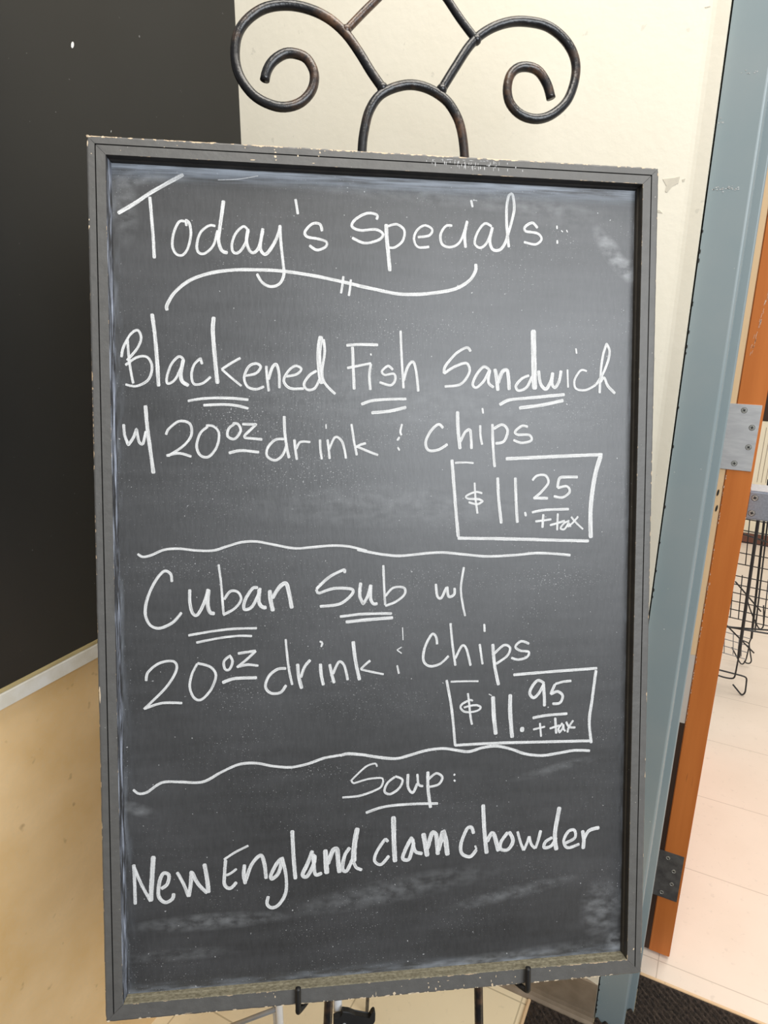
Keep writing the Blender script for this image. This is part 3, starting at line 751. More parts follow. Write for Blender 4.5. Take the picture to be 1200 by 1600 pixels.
for s_ in 'tblr':
    rail(s_)
bm = bmesh.new(); box(bm, -BW / 2 + 0.0205, BW / 2 - 0.0205, -BH / 2 + 0.0205, BH / 2 - 0.0205, -0.0215, ZS)
obj('writing_surface', bm, 'board', sign, label='black writing surface with smeared chalk dust')
CHALK = [
 ('chalk_lettering', "chalk heading word reading Today's", [
  (40.8, "-3014,4259 -2833,4373 -2669,4491 -2482,4608 -2293,4720"),
  (34.8, "-2665,4458 -2650,4253 -2635,4018 -2626,3778"),
  (29.3, "-2282,4203 -2348,4196 -2408,4075 -2427,3932 -2388,3839 -2318,3827 -2258,3903 -2221,4059 -2235,4182 -2272,4218 -2269,4152"),
  (29.6, "-1947,4166 -2018,4167 -2114,4087 -2156,3955 -2141,3868 -2070,3856 -1974,3950 -1924,4119"),
  (38.7, "-1854,4455 -1874,4312 -1900,4144 -1914,4001 -1879,3895 -1813,3871"),
  (29.9, "-1590,4145 -1637,4174 -1722,4092 -1766,3971 -1751,3883 -1688,3883 -1615,3989 -1578,4134"),
  (36.1, "-1582,4153 -1601,4013 -1568,3907 -1515,3887 -1459,3959 -1416,4141"),
  (36.3, "-1416,4165 -1437,4044 -1443,3924 -1387,3873 -1302,3978 -1240,4112 -1220,4202"),
  (33.1, "-1222,4209 -1210,3981 -1187,3765 -1183,3644 -1232,3545 -1330,3508 -1426,3551 -1488,3650"),
  (30.4, "-1043,4510 -1029,4422 -1017,4339"),
  (30.6, "-739,4158 -763,4237 -849,4240 -935,4150 -911,4090 -788,4071 -690,4039 -702,3982 -801,3944 -887,3994"),
 ]),
 ('chalk_lettering', 'chalk heading word reading Specials with colon', [
  (31.0, "-105,4319 -100,4373 -217,4387 -355,4308 -392,4229 -292,4189 -117,4206 -29,4156 -80,4088 -243,4045 -392,4100"),
  (44.1, "8,4275 14,4129 34,3933 54,3732"),
  (28.3, "21,4247 134,4276 223,4211 203,4088 110,4010 39,4007"),
  (28.7, "383,4139 521,4165 554,4238 465,4278 376,4218 338,4118 384,4026 522,4031"),
  (29.0, "798,4290 721,4282 657,4180 676,4070 774,4039 877,4090 940,4217 978,4355"),
  (35.5, "978,4350 948,4193 960,4039"),
  (29.0, "1023,4598 1042,4514"),
  (29.3, "1278,4301 1191,4332 1104,4224 1071,4098 1137,4046 1214,4104 1281,4257"),
  (36.0, "1286,4294 1256,4131 1293,4032 1385,4036 1455,4139 1488,4290"),
  (32.8, "1455,4139 1506,4316 1551,4518 1528,4687 1484,4670 1459,4539 1461,4314 1490,4065"),
  (29.6, "1844,4306 1777,4366 1685,4312 1699,4262 1845,4243 1894,4177 1820,4114 1674,4135"),
  (20.0, "2084,4347 2087,4306"),
  (23.3, "2092,4175 2092,4132"),
  (13.4, "2138,4293 2160,4274"),
  (13.4, "2205,4301 2219,4272"),
 ]),
 ('chalk_flourish', 'curling chalk line with two short ticks under the heading', [
  (37.4, "-2497,3202 -2496,3265 -2407,3410 -2240,3547 -2025,3633 -1786,3678 -1498,3693 -1182,3688 -815,3645 -468,3584 -306,3552"),
  (27.9, "-493,3656 -508,3545 -523,3457"),
  (28.0, "-406,3622 -416,3524 -431,3430"),
  (38.9, "-343,3556 -117,3517 136,3475 391,3476 648,3509 854,3561 1009,3659 1081,3769 1086,3857"),
 ]),
 ('chalk_scratch', 'faint thin chalk scratch near the top edge', [
  (7.8, "-1913,4679 -1680,4700 -1464,4747"),
 ]),
 ('chalk_lettering', 'chalk word reading Blackened, large capital B', [
  (29.0, "-3004,2667 -2983,2775 -2906,2920 -2824,2974 -2786,2887 -2834,2766 -2946,2632"),
  (29.0, "-2964,2579 -2841,2668 -2724,2675 -2672,2566 -2716,2421 -2847,2347 -2968,2364"),
  (29.1, "-2935,2871 -2923,2657 -2902,2490 -2881,2375"),
  (41.1, "-2662,3164 -2637,2950 -2618,2687 -2603,2346"),
  (29.5, "-2319,2657 -2375,2688 -2462,2594 -2511,2449 -2501,2381 -2422,2426 -2353,2560 -2323,2669"),
  (41.5, "-2324,2657 -2354,2500 -2339,2408 -2268,2361"),
  (29.8, "-2115,2606 -2133,2673 -2206,2599 -2236,2478 -2209,2381 -2113,2390 -2021,2467"),
  (44.9, "-1979,3148 -1991,2991 -1973,2701 -1945,2386"),
  (29.9, "-1682,2688 -1798,2620 -1900,2550"),
  (27.2, "-1895,2552 -1776,2449 -1675,2366"),
  (30.4, "-1630,2484 -1509,2515 -1454,2590 -1508,2628 -1593,2587 -1643,2464 -1607,2362 -1510,2332 -1417,2365"),
  (30.5, "-1391,2603 -1382,2469 -1364,2309"),
  (33.6, "-1368,2444 -1325,2580 -1276,2623 -1245,2520 -1241,2348"),
  (30.8, "-1166,2485 -1043,2512 -988,2574 -1055,2610 -1137,2547 -1191,2435 -1118,2350 -958,2348"),
  (31.0, "-808,2558 -895,2502 -957,2402 -920,2338 -833,2355 -766,2480"),
  (55.8, "-759,2961 -782,2776 -775,2554 -746,2406"),
  (31.2, "-729,2925 -715,2777 -746,2554 -716,2418 -592,2289"),
 ]),
 ('chalk_underline', 'double chalk underline below the word Blackened', [
  (30.3, "-2283,2186 -2091,2218 -1827,2226 -1597,2210"),
  (30.3, "-2109,2140 -1876,2152 -1731,2140 -1598,2109"),
 ]),
 ('chalk_lettering', 'chalk letters reading w/ at the start of the second line', [
  (32.2, "-2995,1916 -2985,1791 -2948,1682 -2892,1763 -2855,1860 -2830,1719 -2788,1695 -2750,1841"),
  (41.3, "-2752,2131 -2737,1890 -2707,1623 -2676,1355"),
 ]),
 ('chalk_lettering', 'chalk amount reading 20 oz below Blackened', [
  (29.6, "-2531,1799 -2497,1868 -2382,1954 -2263,1926 -2248,1797 -2338,1674 -2511,1556"),
  (29.8, "-2530,1560 -2387,1588 -2249,1552"),
  (29.9, "-2060,1896 -2145,1822 -2190,1675 -2148,1565 -2052,1553 -1959,1676 -1938,1824 -1999,1901 -2083,1908"),
  (30.2, "-1757,1931 -1826,1874 -1837,1787 -1759,1758 -1690,1850 -1721,1929 -1782,1933"),
  (30.5, "-1673,1929 -1514,1926 -1637,1806 -1642,1772 -1442,1753"),
  (33.6, "-1829,1593 -1688,1623 -1480,1604"),
 ]),
 ('chalk_lettering', 'chalk word reading drink below Blackened', [
  (30.8, "-1191,1760 -1295,1749 -1382,1655 -1388,1560 -1297,1511 -1210,1576 -1160,1706"),
  (33.9, "-1189,2028 -1183,1830 -1160,1656 -1136,1536"),
  (30.9, "-1073,1756 -1061,1631 -1044,1517"),
  (27.9, "-1053,1644 -1003,1726 -886,1727"),
  (28.1, "-774,1758 -769,1645 -755,1523"),
  (15.6, "-703,1938 -701,1883"),
  (28.2, "-686,1759 -674,1658 -662,1528"),
  (28.3, "-669,1638 -598,1784 -523,1747 -485,1634 -468,1534"),
  (28.4, "-403,1943 -374,1741 -340,1573"),
  (28.4, "-231,1718 -299,1698 -357,1665"),
  (28.6, "-351,1683 -217,1626 -85,1577"),
 ]),
 ('chalk_lettering', 'chalk word reading Fish', [
  (34.5, "-390,2846 -381,2603 -370,2346"),
  (34.7, "-462,2858 -303,2873 -85,2873"),
  (28.4, "-454,2596 -303,2628 -167,2656"),
  (31.6, "-172,2650 -190,2521 -178,2343"),
  (18.9, "-175,2771 -169,2748"),
  (28.5, "91,2584 32,2629 -41,2567 -6,2524 100,2538 117,2469 62,2404 -70,2437"),
  (28.7, "181,3046 193,2759 218,2369"),
  (32.1, "217,2456 267,2622 332,2684 371,2560 395,2334"),
 ]),
 ('chalk_underline', 'double chalk underline below the word Fish', [
  (32.0, "-289,2174 -158,2219 18,2236 253,2245"),
  (38.4, "-167,2075 47,2098 253,2147"),
 ]),
 ('chalk_lettering', 'chalk word reading Sandwich', [
  (32.4, "1032,2820 981,2866 846,2787 721,2639 704,2552"),
  (32.4, "704,2552 847,2642 982,2679 1016,2572 908,2430 714,2398"),
  (32.9, "1270,2600 1194,2643 1104,2544 1059,2432 1105,2392 1195,2473 1270,2612"),
  (33.0, "1270,2606 1253,2459 1320,2396"),
  (46.2, "1331,2622 1356,2490 1370,2358"),
  (43.1, "1369,2446 1422,2585 1483,2604 1503,2493 1510,2369"),
  (33.4, "1760,2550 1668,2510 1595,2421 1630,2365 1731,2408 1797,2542"),
  (66.9, "1805,3099 1812,2852 1821,2587 1830,2380"),
  (40.4, "1877,2612 1903,2455 1973,2388 2033,2487 2057,2591"),
  (37.1, "2057,2591 2049,2458 2087,2408 2139,2489 2162,2617"),
  (23.7, "2243,2631 2253,2410"),
  (23.7, "2345,2888 2356,2823"),
  (27.4, "2491,2614 2412,2622 2336,2507 2353,2403 2479,2384 2611,2452"),
  (30.9, "2611,2452 2697,2588 2763,2754 2777,2874 2737,2951 2698,2827 2670,2633 2660,2348"),
  (34.5, "2667,2483 2713,2538 2763,2440 2860,2348"),
 ]),
 ('chalk_underline', 'double chalk underline below the word Sandwich', [
  (37.2, "1390,2190 1518,2251 1825,2285 2213,2326"),
  (40.6, "1635,2155 1919,2194 2199,2255"),
 ]),
 ('chalk_lettering', 'chalk ampersand mark between drink and chips, upper offer', [
  (25.6, "201,1948 180,1861 195,1814"),
  (25.6, "171,1794 142,1750"),
  (22.4, "148,1671 172,1633"),
 ]),
 ('chalk_lettering', 'chalk word reading chips below Fish', [
  (32.6, "701,1903 641,1947 546,1864 487,1732 523,1638 643,1644 756,1713"),
  (42.6, "874,2107 882,1896 908,1652"),
  (32.9, "907,1734 973,1862 1033,1877 1050,1655"),
  (29.7, "1154,1943 1161,1810 1180,1706"),
  (26.3, "1180,2149 1189,2082"),
  (33.2, "1306,1959 1315,1722 1339,1437"),
  (33.1, "1322,1900 1429,1951 1497,1881 1452,1753 1345,1722"),
  (30.0, "1752,1928 1675,1939 1589,1867 1630,1831 1769,1829 1795,1764 1677,1733 1569,1768"),
 ]),
 ('price_box', 'hand drawn chalk box around price 11.25 plus tax', [
  (39.5, "808,1528 826,1333 861,919 894,587"),
  (38.0, "884,575 1299,566 1730,553 2167,536 2554,523"),
  (55.3, "2690,1587 2617,1334 2569,953 2576,559"),
  (41.4, "1476,1539 1762,1552 2152,1572 2712,1596"),
  (23.1, "846,1487 973,1494 1078,1486"),
 ]),
 ('chalk_lettering', 'chalk price reading $11.25 + tax', [
  (26.4, "1188,1119 1102,1136 986,1085 1018,1053 1146,1047 1193,1022 1125,987 1018,1012"),
  (26.5, "1091,1250 1103,1064 1130,872"),
  (36.8, "1378,1312 1391,1063 1430,749"),
  (37.0, "1599,1312 1612,1041 1631,756"),
  (30.3, "1726,890 1740,835"),
  (30.4, "1815,1275 1873,1333 1981,1337 2019,1249 1940,1145 1837,1055"),
  (33.9, "1828,1061 2018,1056"),
  (34.0, "2397,1317 2243,1317 2160,1300 2136,1182"),
  (30.6, "2136,1182 2256,1203 2294,1133 2203,1066 2089,1081"),
  (30.8, "1813,883 1987,913 2289,922"),
  (27.2, "1858,771 2065,797"),
  (30.6, "1961,861 1951,692"),
  (27.4, "2044,723 2241,777"),
  (27.3, "2145,870 2139,659"),
  (24.0, "2296,780 2226,743 2183,684 2236,675 2285,753 2314,700"),
  (24.1, "2317,827 2384,752 2474,669"),
  (24.0, "2409,831 2340,753 2275,700"),
 ]),
 ('chalk_divider', 'upper wavy chalk line across board, below first price box', [
  (28.7, "-2869,434 -2811,398 -2715,417 -2571,477 -2404,487 -2211,465 -2017,462 -1871,505 -1699,554 -1527,562 -1329,524 -1081,476 -880,486 -628,503 -425,488 -220,434"),
  (30.9, "-339,451 -162,413 -1,385 193,370 519,398 716,402 981,375 1248,349 1584,358 1855,380 2094,371 2318,348"),
 ]),
 ('chalk_lettering', 'chalk word reading Cuban', [
  (33.1, "-2491,101 -2504,195 -2580,226 -2685,99 -2772,-98 -2794,-272 -2741,-398 -2634,-436 -2489,-372 -2386,-257"),
  (36.3, "-2290,12 -2292,-133 -2265,-264 -2209,-291 -2135,-162 -2081,13"),
  (45.6, "-2077,8 -2089,-163 -2063,-264 -2007,-278"),
  (27.5, "-1959,299 -1934,85 -1909,-288"),
  (30.5, "-1902,-117 -1828,-22 -1742,-32 -1706,-121 -1781,-225 -1917,-298"),
  (37.0, "-1507,14 -1569,10 -1657,-122 -1670,-235 -1583,-212 -1508,-74 -1482,14"),
  (46.4, "-1492,1 -1499,-151 -1460,-215 -1410,-219"),
  (49.7, "-1371,-14 -1364,-128 -1336,-269"),
  (46.8, "-1347,-116 -1259,17 -1183,59 -1147,-56 -1115,-241"),
 ]),
 ('chalk_underline', 'double chalk underline below the word Cuban', [
  (27.8, "-2315,-530 -2029,-487 -1784,-466 -1524,-465"),
  (27.8, "-2226,-618 -1957,-570 -1735,-551 -1582,-558"),
 ]),
 ('chalk_lettering', 'chalk word reading Sub', [
  (34.6, "-489,171 -495,213 -673,126 -826,-15"),
  (34.7, "-826,-15 -795,-63 -610,-9 -403,-23 -403,-87 -547,-197 -786,-224"),
  (38.5, "-297,55 -307,-106 -266,-203 -211,-108 -175,27"),
  (38.6, "-175,27 -176,-141 -143,-206 -92,-201"),
  (29.0, "-24,260 -14,18 -1,-225"),
  (29.0, "-1,-118 96,-17 226,-19 233,-100 129,-186 -1,-235"),
 ]),
 ('chalk_lettering', 'chalk letters reading w/ right of the word Sub', [
  (32.9, "619,22 636,-125 686,-152 751,-23"),
  (33.0, "758,-13 778,-135 845,-113 851,-31"),
  (26.6, "965,222 930,-33 952,-230 986,-383"),
 ]),
 ('chalk_underline', 'double chalk underline below the word Sub', [
  (32.4, "-548,-352 -259,-326 83,-328"),
  (38.9, "-478,-418 -227,-398 96,-380"),
 ]),
 ('chalk_lettering', 'chalk amount reading 20 oz below Cuban', [
  (29.9, "-2800,-1053 -2775,-948 -2641,-845 -2484,-832 -2456,-934 -2573,-1132 -2830,-1385"),
  (30.3, "-2830,-1380 -2624,-1320 -2394,-1329"),
  (30.3, "-2217,-866 -2280,-991 -2306,-1142 -2259,-1271 -2174,-1295 -2062,-1177 -2006,-1013 -2071,-909 -2217,-861"),
  (30.7, "-1849,-789 -1911,-851 -1900,-940 -1850,-947 -1812,-854 -1849,-776"),
  (30.9, "-1750,-762 -1539,-735"),
  (30.8, "-1539,-735 -1652,-839 -1764,-927"),
  (31.0, "-1764,-922 -1640,-898 -1511,-915"),
  (37.2, "-1934,-1105 -1790,-1059 -1529,-1058"),
 ]),
 ('chalk_lettering', 'chalk word reading drink below Cuban and Sub', [
  (34.5, "-1186,-957 -1291,-966 -1392,-1047 -1431,-1170 -1369,-1249 -1256,-1246 -1187,-1158"),
  (28.3, "-1191,-605 -1177,-772 -1153,-979 -1116,-1161"),
  (41.0, "-1052,-905 -1040,-1060 -1005,-1211"),
  (34.7, "-1015,-1074 -969,-946 -900,-863"),
  (38.1, "-781,-913 -773,-1043 -746,-1179"),
  (25.3, "-789,-642 -754,-661"),
  (25.3, "-754,-661 -772,-712"),
  (38.3, "-671,-922 -646,-1048 -618,-1158"),
  (32.0, "-633,-1048 -561,-900 -494,-949 -454,-1127"),
  (41.8, "-388,-653 -363,-875 -312,-1133"),
  (28.9, "-180,-894 -242,-944 -299,-1000"),
  (25.9, "-299,-998 -163,-1035 -17,-1070"),
 ]),
 ('chalk_lettering', 'chalk ampersand mark between drink and chips, lower offer', [
  (11.7, "211,-501 218,-658"),
  (14.3, "201,-742 143,-777"),
  (14.3, "143,-777 202,-821"),
  (22.8, "146,-964 169,-1070"),
 ]),
 ('chalk_lettering', 'chalk word reading Chips below Sub', [
  (29.8, "639,-723 622,-623 572,-596 490,-745 468,-908 541,-987 673,-965 783,-869"),
  (29.9, "803,-464 828,-722 867,-994"),
  (30.1, "863,-905 949,-748 1006,-793 1058,-1001"),
  (30.2, "1170,-732 1209,-989"),
  (26.8, "1225,-484 1232,-584"),
  (40.6, "1335,-736 1361,-1004 1414,-1257"),
  (30.4, "1350,-863 1477,-757 1556,-793 1519,-892 1378,-988"),
  (30.5, "1801,-750 1698,-714 1624,-778 1682,-830 1795,-851 1769,-917 1660,-943 1571,-917"),
 ]),
 ('price_box', 'hand drawn chalk box around price 11.95 plus tax', [
  (33.5, "758,-1166 827,-1552 870,-1996"),
  (23.5, "808,-1191 992,-1191 1160,-1197"),
  (35.2, "863,-1989 1370,-1986 1885,-1997 2637,-2015"),
  (38.7, "2674,-1109 2628,-1490 2597,-1762 2627,-2046"),
  (35.1, "1600,-1133 2046,-1111 2691,-1086"),
 ]),
 ('chalk_lettering', 'chalk price reading $11.95 + tax', [
  (26.8, "1091,-1442 1059,-1428 967,-1467 934,-1513 976,-1568 1060,-1580 1153,-1564 1190,-1527 1144,-1498 1060,-1501 976,-1521"),
  (26.9, "1025,-1341 1043,-1467 1061,-1635 1083,-1740"),
  (50.9, "1344,-1392 1357,-1631 1385,-1879"),
  (51.3, "1565,-1375 1566,-1606 1595,-1929"),
  (13.5, "1290,-1363 1331,-1385"),
  (54.8, "1724,-1796 1720,-1860"),
  (37.9, "2003,-1255 1917,-1215 1840,-1296 1816,-1380 1868,-1432 1936,-1371 1990,-1268"),
  (41.4, "1990,-1251 2002,-1404 2007,-1547"),
  (31.1, "2354,-1235 2246,-1243 2142,-1267"),
  (34.5, "2142,-1267 2083,-1397"),
  (34.6, "2083,-1397 2175,-1365 2242,-1422 2206,-1510 2108,-1517"),
  (34.8, "1854,-1689 2026,-1663 2308,-1651"),
  (27.6, "1863,-1836 2020,-1805"),
  (27.6, "1950,-1755 1968,-1933"),
  (31.2, "2148,-1695 2165,-1901"),
  (27.8, "2077,-1832 2209,-1797"),
  (27.8, "2245,-1768 2194,-1837 2207,-1889 2246,-1839 2258,-1785"),
  (27.9, "2254,-1785 2264,-1849 2287,-1875"),
  (28.0, "2292,-1753 2333,-1823 2416,-1833"),
  (27.9, "2386,-1740 2328,-1826 2312,-1894"),
 ]),
 ('chalk_divider', 'lower wavy chalk line across board, above the word Soup', [
  (32.2, "-2968,-2334 -2908,-2384 -2811,-2374 -2640,-2268 -2445,-2271 -2249,-2289 -2126,-2270 -1951,-2176 -1751,-2096 -1551,-2090 -1351,-2137 -1148,-2161 -944,-2132 -739,-2069 -533,-2042"),
  (35.2, "-551,-2050 -466,-2031 -295,-2048 -65,-2095 137,-2119 311,-2084 515,-2035 721,-2022 898,-2054 1047,-2076 1225,-2034 1405,-2025 1586,-2072 1768,-2141 1982,-2173 2196,-2153 2411,-2128 2613,-2143"),
 ]),
 ('chalk_lettering', 'chalk word reading Soup with colon', [
  (22.6, "-100,-2210 -123,-2168 -238,-2203 -415,-2362"),
  (22.9, "-415,-2362 -381,-2399 -209,-2356 -42,-2353 -22,-2404"),
  (25.8, "-22,-2390 -65,-2475 -295,-2556 -524,-2569"),
  (29.6, "123,-2345 27,-2422 -7,-2523 65,-2559 175,-2489 213,-2388 123,-2339"),
  (33.1, "283,-2318 283,-2480 342,-2557 400,-2442"),
  (29.9, "399,-2324 414,-2458 473,-2482"),
  (40.0, "531,-2301 532,-2509 565,-2763"),
  (29.9, "532,-2405 634,-2330 711,-2385 664,-2471 547,-2497"),
  (30.2, "853,-2354 874,-2364"),
  (26.9, "856,-2425 877,-2444"),
 ]),
 ('chalk_underline', 'single chalk underline below the word Soup', [
  (33.4, "-238,-2777 -7,-2714 313,-2700 660,-2712"),
 ]),
 ('chalk_lettering', 'chalk word reading New', [
  (39.3, "-2977,-3234 -2971,-3467 -2969,-3722"),
  (36.5, "-2977,-3259 -2899,-3472 -2793,-3699"),
  (54.7, "-2752,-3146 -2770,-3378 -2793,-3699"),
  (42.9, "-2673,-3554 -2599,-3500 -2580,-3392 -2646,-3369 -2692,-3488 -2699,-3644 -2627,-3722 -2545,-3687 -2527,-3617"),
  (40.0, "-2486,-3362 -2414,-3508 -2355,-3675"),
  (46.1, "-2355,-3675 -2328,-3514 -2318,-3358"),
  (43.4, "-2313,-3371 -2246,-3520 -2138,-3647"),
  (49.6, "-2168,-3280 -2141,-3449 -2123,-3645"),
 ]),
 ('chalk_lettering', 'chalk word reading England', [
  (40.7, "-1919,-3250 -1933,-3412 -1935,-3556 -1868,-3606 -1792,-3533"),
  (28.2, "-1939,-3248 -1813,-3170 -1649,-3094"),
  (31.2, "-1916,-3444 -1853,-3417 -1790,-3369"),
  (43.9, "-1697,-3323 -1708,-3454 -1689,-3567"),
  (44.2, "-1691,-3535 -1613,-3329 -1506,-3225 -1462,-3339 -1443,-3521"),
  (44.4, "-1258,-3274 -1322,-3349 -1387,-3477 -1374,-3526 -1297,-3457 -1253,-3306"),
  (41.2, "-1253,-3261 -1208,-3490 -1210,-3703 -1288,-3844 -1377,-3885 -1435,-3833 -1419,-3735"),
  (47.9, "-1128,-2938 -1117,-3231 -1094,-3552"),
  (48.1, "-886,-3206 -951,-3375 -1008,-3499 -952,-3524 -874,-3380 -860,-3261"),
  (45.1, "-878,-3247 -869,-3407 -849,-3510 -771,-3495"),
  (58.1, "-731,-3203 -724,-3364 -714,-3512"),
  (55.1, "-706,-3392 -640,-3223 -588,-3213 -576,-3374 -558,-3510"),
  (45.6, "-432,-3197 -498,-3299 -524,-3459 -472,-3489 -401,-3346"),
  (65.1, "-340,-2956 -380,-3200 -386,-3388"),
  (39.2, "-386,-3388 -354,-3457 -283,-3492"),
 ]),
 ('chalk_lettering', 'chalk word reading clam', [
  (39.6, "37,-3160 -1,-3128 -100,-3270 -129,-3387 -50,-3439 51,-3334"),
  (59.5, "103,-2839 109,-3135 124,-3422"),
  (46.5, "337,-3114 256,-3264 221,-3381 300,-3392 358,-3181"),
  (43.4, "343,-3136 373,-3296 468,-3338"),
  (60.2, "475,-3076 506,-3251 527,-3378"),
  (53.7, "526,-3282 585,-3083 638,-3110 660,-3366"),
  (60.6, "660,-3321 726,-3071 757,-3178 782,-3383"),
 ]),
 ('chalk_lettering', 'chalk word reading chowder', [
  (44.2, "1114,-3126 1084,-3042 1024,-3060 951,-3250 967,-3372 1072,-3415 1152,-3330"),
  (27.2, "1152,-3330 1131,-3277"),
  (51.3, "1231,-2757 1249,-3089 1282,-3393"),
  (51.5, "1281,-3242 1346,-3131 1386,-3188 1433,-3373"),
  (44.7, "1552,-3132 1465,-3254 1463,-3345 1554,-3357 1620,-3249 1567,-3124"),
  (34.6, "1677,-3131 1715,-3270 1759,-3383"),
  (38.1, "1759,-3383 1807,-3276 1830,-3202"),
  (34.8, "1830,-3202 1859,-3310 1912,-3369"),
  (38.3, "1912,-3369 1950,-3255 1980,-3135"),
  (42.0, "2135,-3237 2043,-3292 2029,-3364 2121,-3346 2188,-3240"),
  (56.1, "2222,-2846 2179,-3087 2166,-3239 2190,-3409"),
  (38.9, "2306,-3325 2430,-3262 2422,-3163 2344,-3174 2284,-3292 2338,-3385 2494,-3346"),
  (49.6, "2531,-3170 2549,-3294 2542,-3417"),
  (46.2, "2549,-3294 2616,-3182 2756,-3148"),
 ]),
]
EASEL = {
  'scroll_left': "-16,5913 -149,6087 -300,6313 -450,6501 -636,6649 -858,6739 -1116,6769 -1372,6716 -1573,6576 -1694,6389 -1722,6138 -1670,5928 -1527,5740 -1345,5644 -1161,5620 -975,5686 -844,5839 -817,6022 -898,6179 -1027,6231 -1156,6222 -1286,6134 -1360,6021 -1390,5904",
  'scroll_right': "697,5942 851,6193 1045,6485 1240,6659 1476,6769 1714,6806 1995,6772 2219,6628 2344,6430 2360,6204 2270,5932 2090,5750 1889,5673 1687,5706 1546,5829 1504,5995 1542,6167 1641,6260 1780,6277 1902,6229 2004,6085 2055,5926",
  'arch': "-272,4549 -256,5199 -225,5440 -168,5646 -54,5818 118,5922 329,5973 542,5939 737,5833 855,5692 934,5510 980,5212 1004,4610",
  'diag_left': "-442,6538 -262,6733 -92,6909 154,7168 401,7428",
  'diag_right': "1115,6546 926,6764 738,7013 567,7221 401,7428",
}

def ribbon(bm, uvl, w, pts, z, k):
    P = spline([(x, y, 0) for x, y in pts], 0.0012)
    # even out
    Ls = [0.0]
    for a_, b_ in zip(P, P[1:]):
        Ls.append(Ls[-1] + (b_ - a_).length)
    tot = Ls[-1]
    if tot < 1e-5:
        return
    prev = None
    n = len(P)
    for i in range(n):
        t = P[min(i + 1, n - 1)] - P[max(i - 1, 0)]
        if t.length < 1e-9:
            continue
        t.normalize()
        nr = Vector((-t.y, t.x, 0))
        s = Ls[i]
        e0, e1 = min(1.0, (s + 0.0004) / (w * 0.5)), min(1.0, (tot - s + 0.0004) / (w * 0.5))
        prof = math.sqrt(max(0.12, 1 - (1 - e0) ** 2)) * math.sqrt(max(0.12, 1 - (1 - e1) ** 2))
        slow = 1 + 0.10 * noise.noise(Vector((s * 60, k * 7.3, 0)))
        ha = 0.5 * w * prof * slow * (1 + 0.13 * noise.noise(Vector((s * 900, k * 3.7, 1))))
        hb = 0.5 * w * prof * slow * (1 + 0.13 * noise.noise(Vector((s * 900, k * 3.7, 8))))
        va = bm.verts.new((P[i].x + nr.x * ha, P[i].y + nr.y * ha, z))
        vb = bm.verts.new((P[i].x - nr.x * hb, P[i].y - nr.y * hb, z))
        if prev:
            f_ = bm.faces.new((prev[0], prev[1], vb, va))
            for lp, uv_ in zip(f_.loops, ((prev[2], 0.0), (prev[2], w), (s, w), (s, 0.0))):
                lp[uvl].uv = (uv_[0] + k * 1.7, uv_[1] + k * 0.37)
        prev = (va, vb, s)


cnt = 0
for name, lab, strokes in CHALK:
    bm = bmesh.new()
    uvl = bm.loops.layers.uv.new('UVMap')
    for w, s_ in strokes:
        cnt += 1
        ribbon(bm, uvl, w * 1e-4, parse(s_), ZS + 0.00025 + 0.0000025 * cnt, cnt)
    me = bpy.data.meshes.new(name)
    bm.to_mesh(me)
    bm.free()
    o = link(name, me, 'chalk', sign)
    o['label'] = lab

# ------------------------------------------------------------------ easel
easel = empty('easel', label='black wrought iron easel with scrolled top holding the chalkboard', cat='easel')
me_ = mb.copy()
easel.matrix_world = me_
ZE = -0.032
RR = 0.0056
P3 = {k: [(x, y, ZE) for x, y in parse(v)] for k, v in EASEL.items()}
for key, nm in (('scroll_left', 'scroll'), ('scroll_right', 'scroll'), ('arch', 'top_arch'), ('diag_left', 'diagonal_bar'), ('diag_right', 'diagonal_bar')):
    bm = bmesh.new()
    tube(bm, P3[key], RR if nm != 'diagonal_bar' else 0.0048, 14, 0.004)
    if nm == 'scroll':   # weld bead where it meets the arch
        bmesh.ops.create_uvsphere(bm, u_segments=12, v_segments=8, radius=0.0066, matrix=Matrix.Translation(P3[key][0]))
    if nm == 'diagonal_bar':
        bmesh.ops.create_uvsphere(bm, u_segments=12, v_segments=8, radius=0.0064, matrix=Matrix.Translation(P3[key][0]))
    obj(nm, bm, 'iron', easel, smooth=True)


def to_floor(x, y, dx, dy, z, clear):
    """extend (x,y)+s(dx,dy) at depth z until the world height is clear"""
    h = O_B.z + x * XB.z + y * YB.z + z * ZB.z
    dh = dx * XB.z + dy * YB.z
    s = (clear - h) / dh
    return (x + dx * s, y + dy * s, z)


for arch_end, low in ((P3['arch'][0], (-0.0696, -0.5362)), (P3['arch'][-1], (0.1246, -0.5551))):
    dx, dy = low[0] - arch_end[0], low[1] - arch_end[1]
    end = to_floor(low[0], low[1], dx, dy, ZE, 0.006)
    bm = bmesh.new()
    tube(bm, [arch_end, end], RR, 12, 0.05)
    obj('leg', bm, 'iron', easel, smooth=True)
bm = bmesh.new()
tube(bm, [(-0.125, -0.494, ZE - 0.008), (0.195, -0.494, ZE - 0.008)], 0.0045, 10, 0.03)
obj('crossbar', bm, 'iron', easel, smooth=True)
inv = mb.inverted()
hinge_pt = Vector((0.027, 0.33, -0.046))
foot = inv @ Vector((0.372, -0.205, 0.004))
bm = bmesh.new()
tube(bm, [tuple(hinge_pt), tuple(foot)], 0.0036, 10, 0.05)
obj('rear_leg', bm, 'iron', easel, smooth=True)
bm = bmesh.new()
tube(bm, [(-0.09, 0.33, ZE - 0.009), (0.135, 0.33, ZE - 0.009)], 0.0045, 10, 0.03)
obj('crossbar', bm, 'iron', easel, smooth=True)
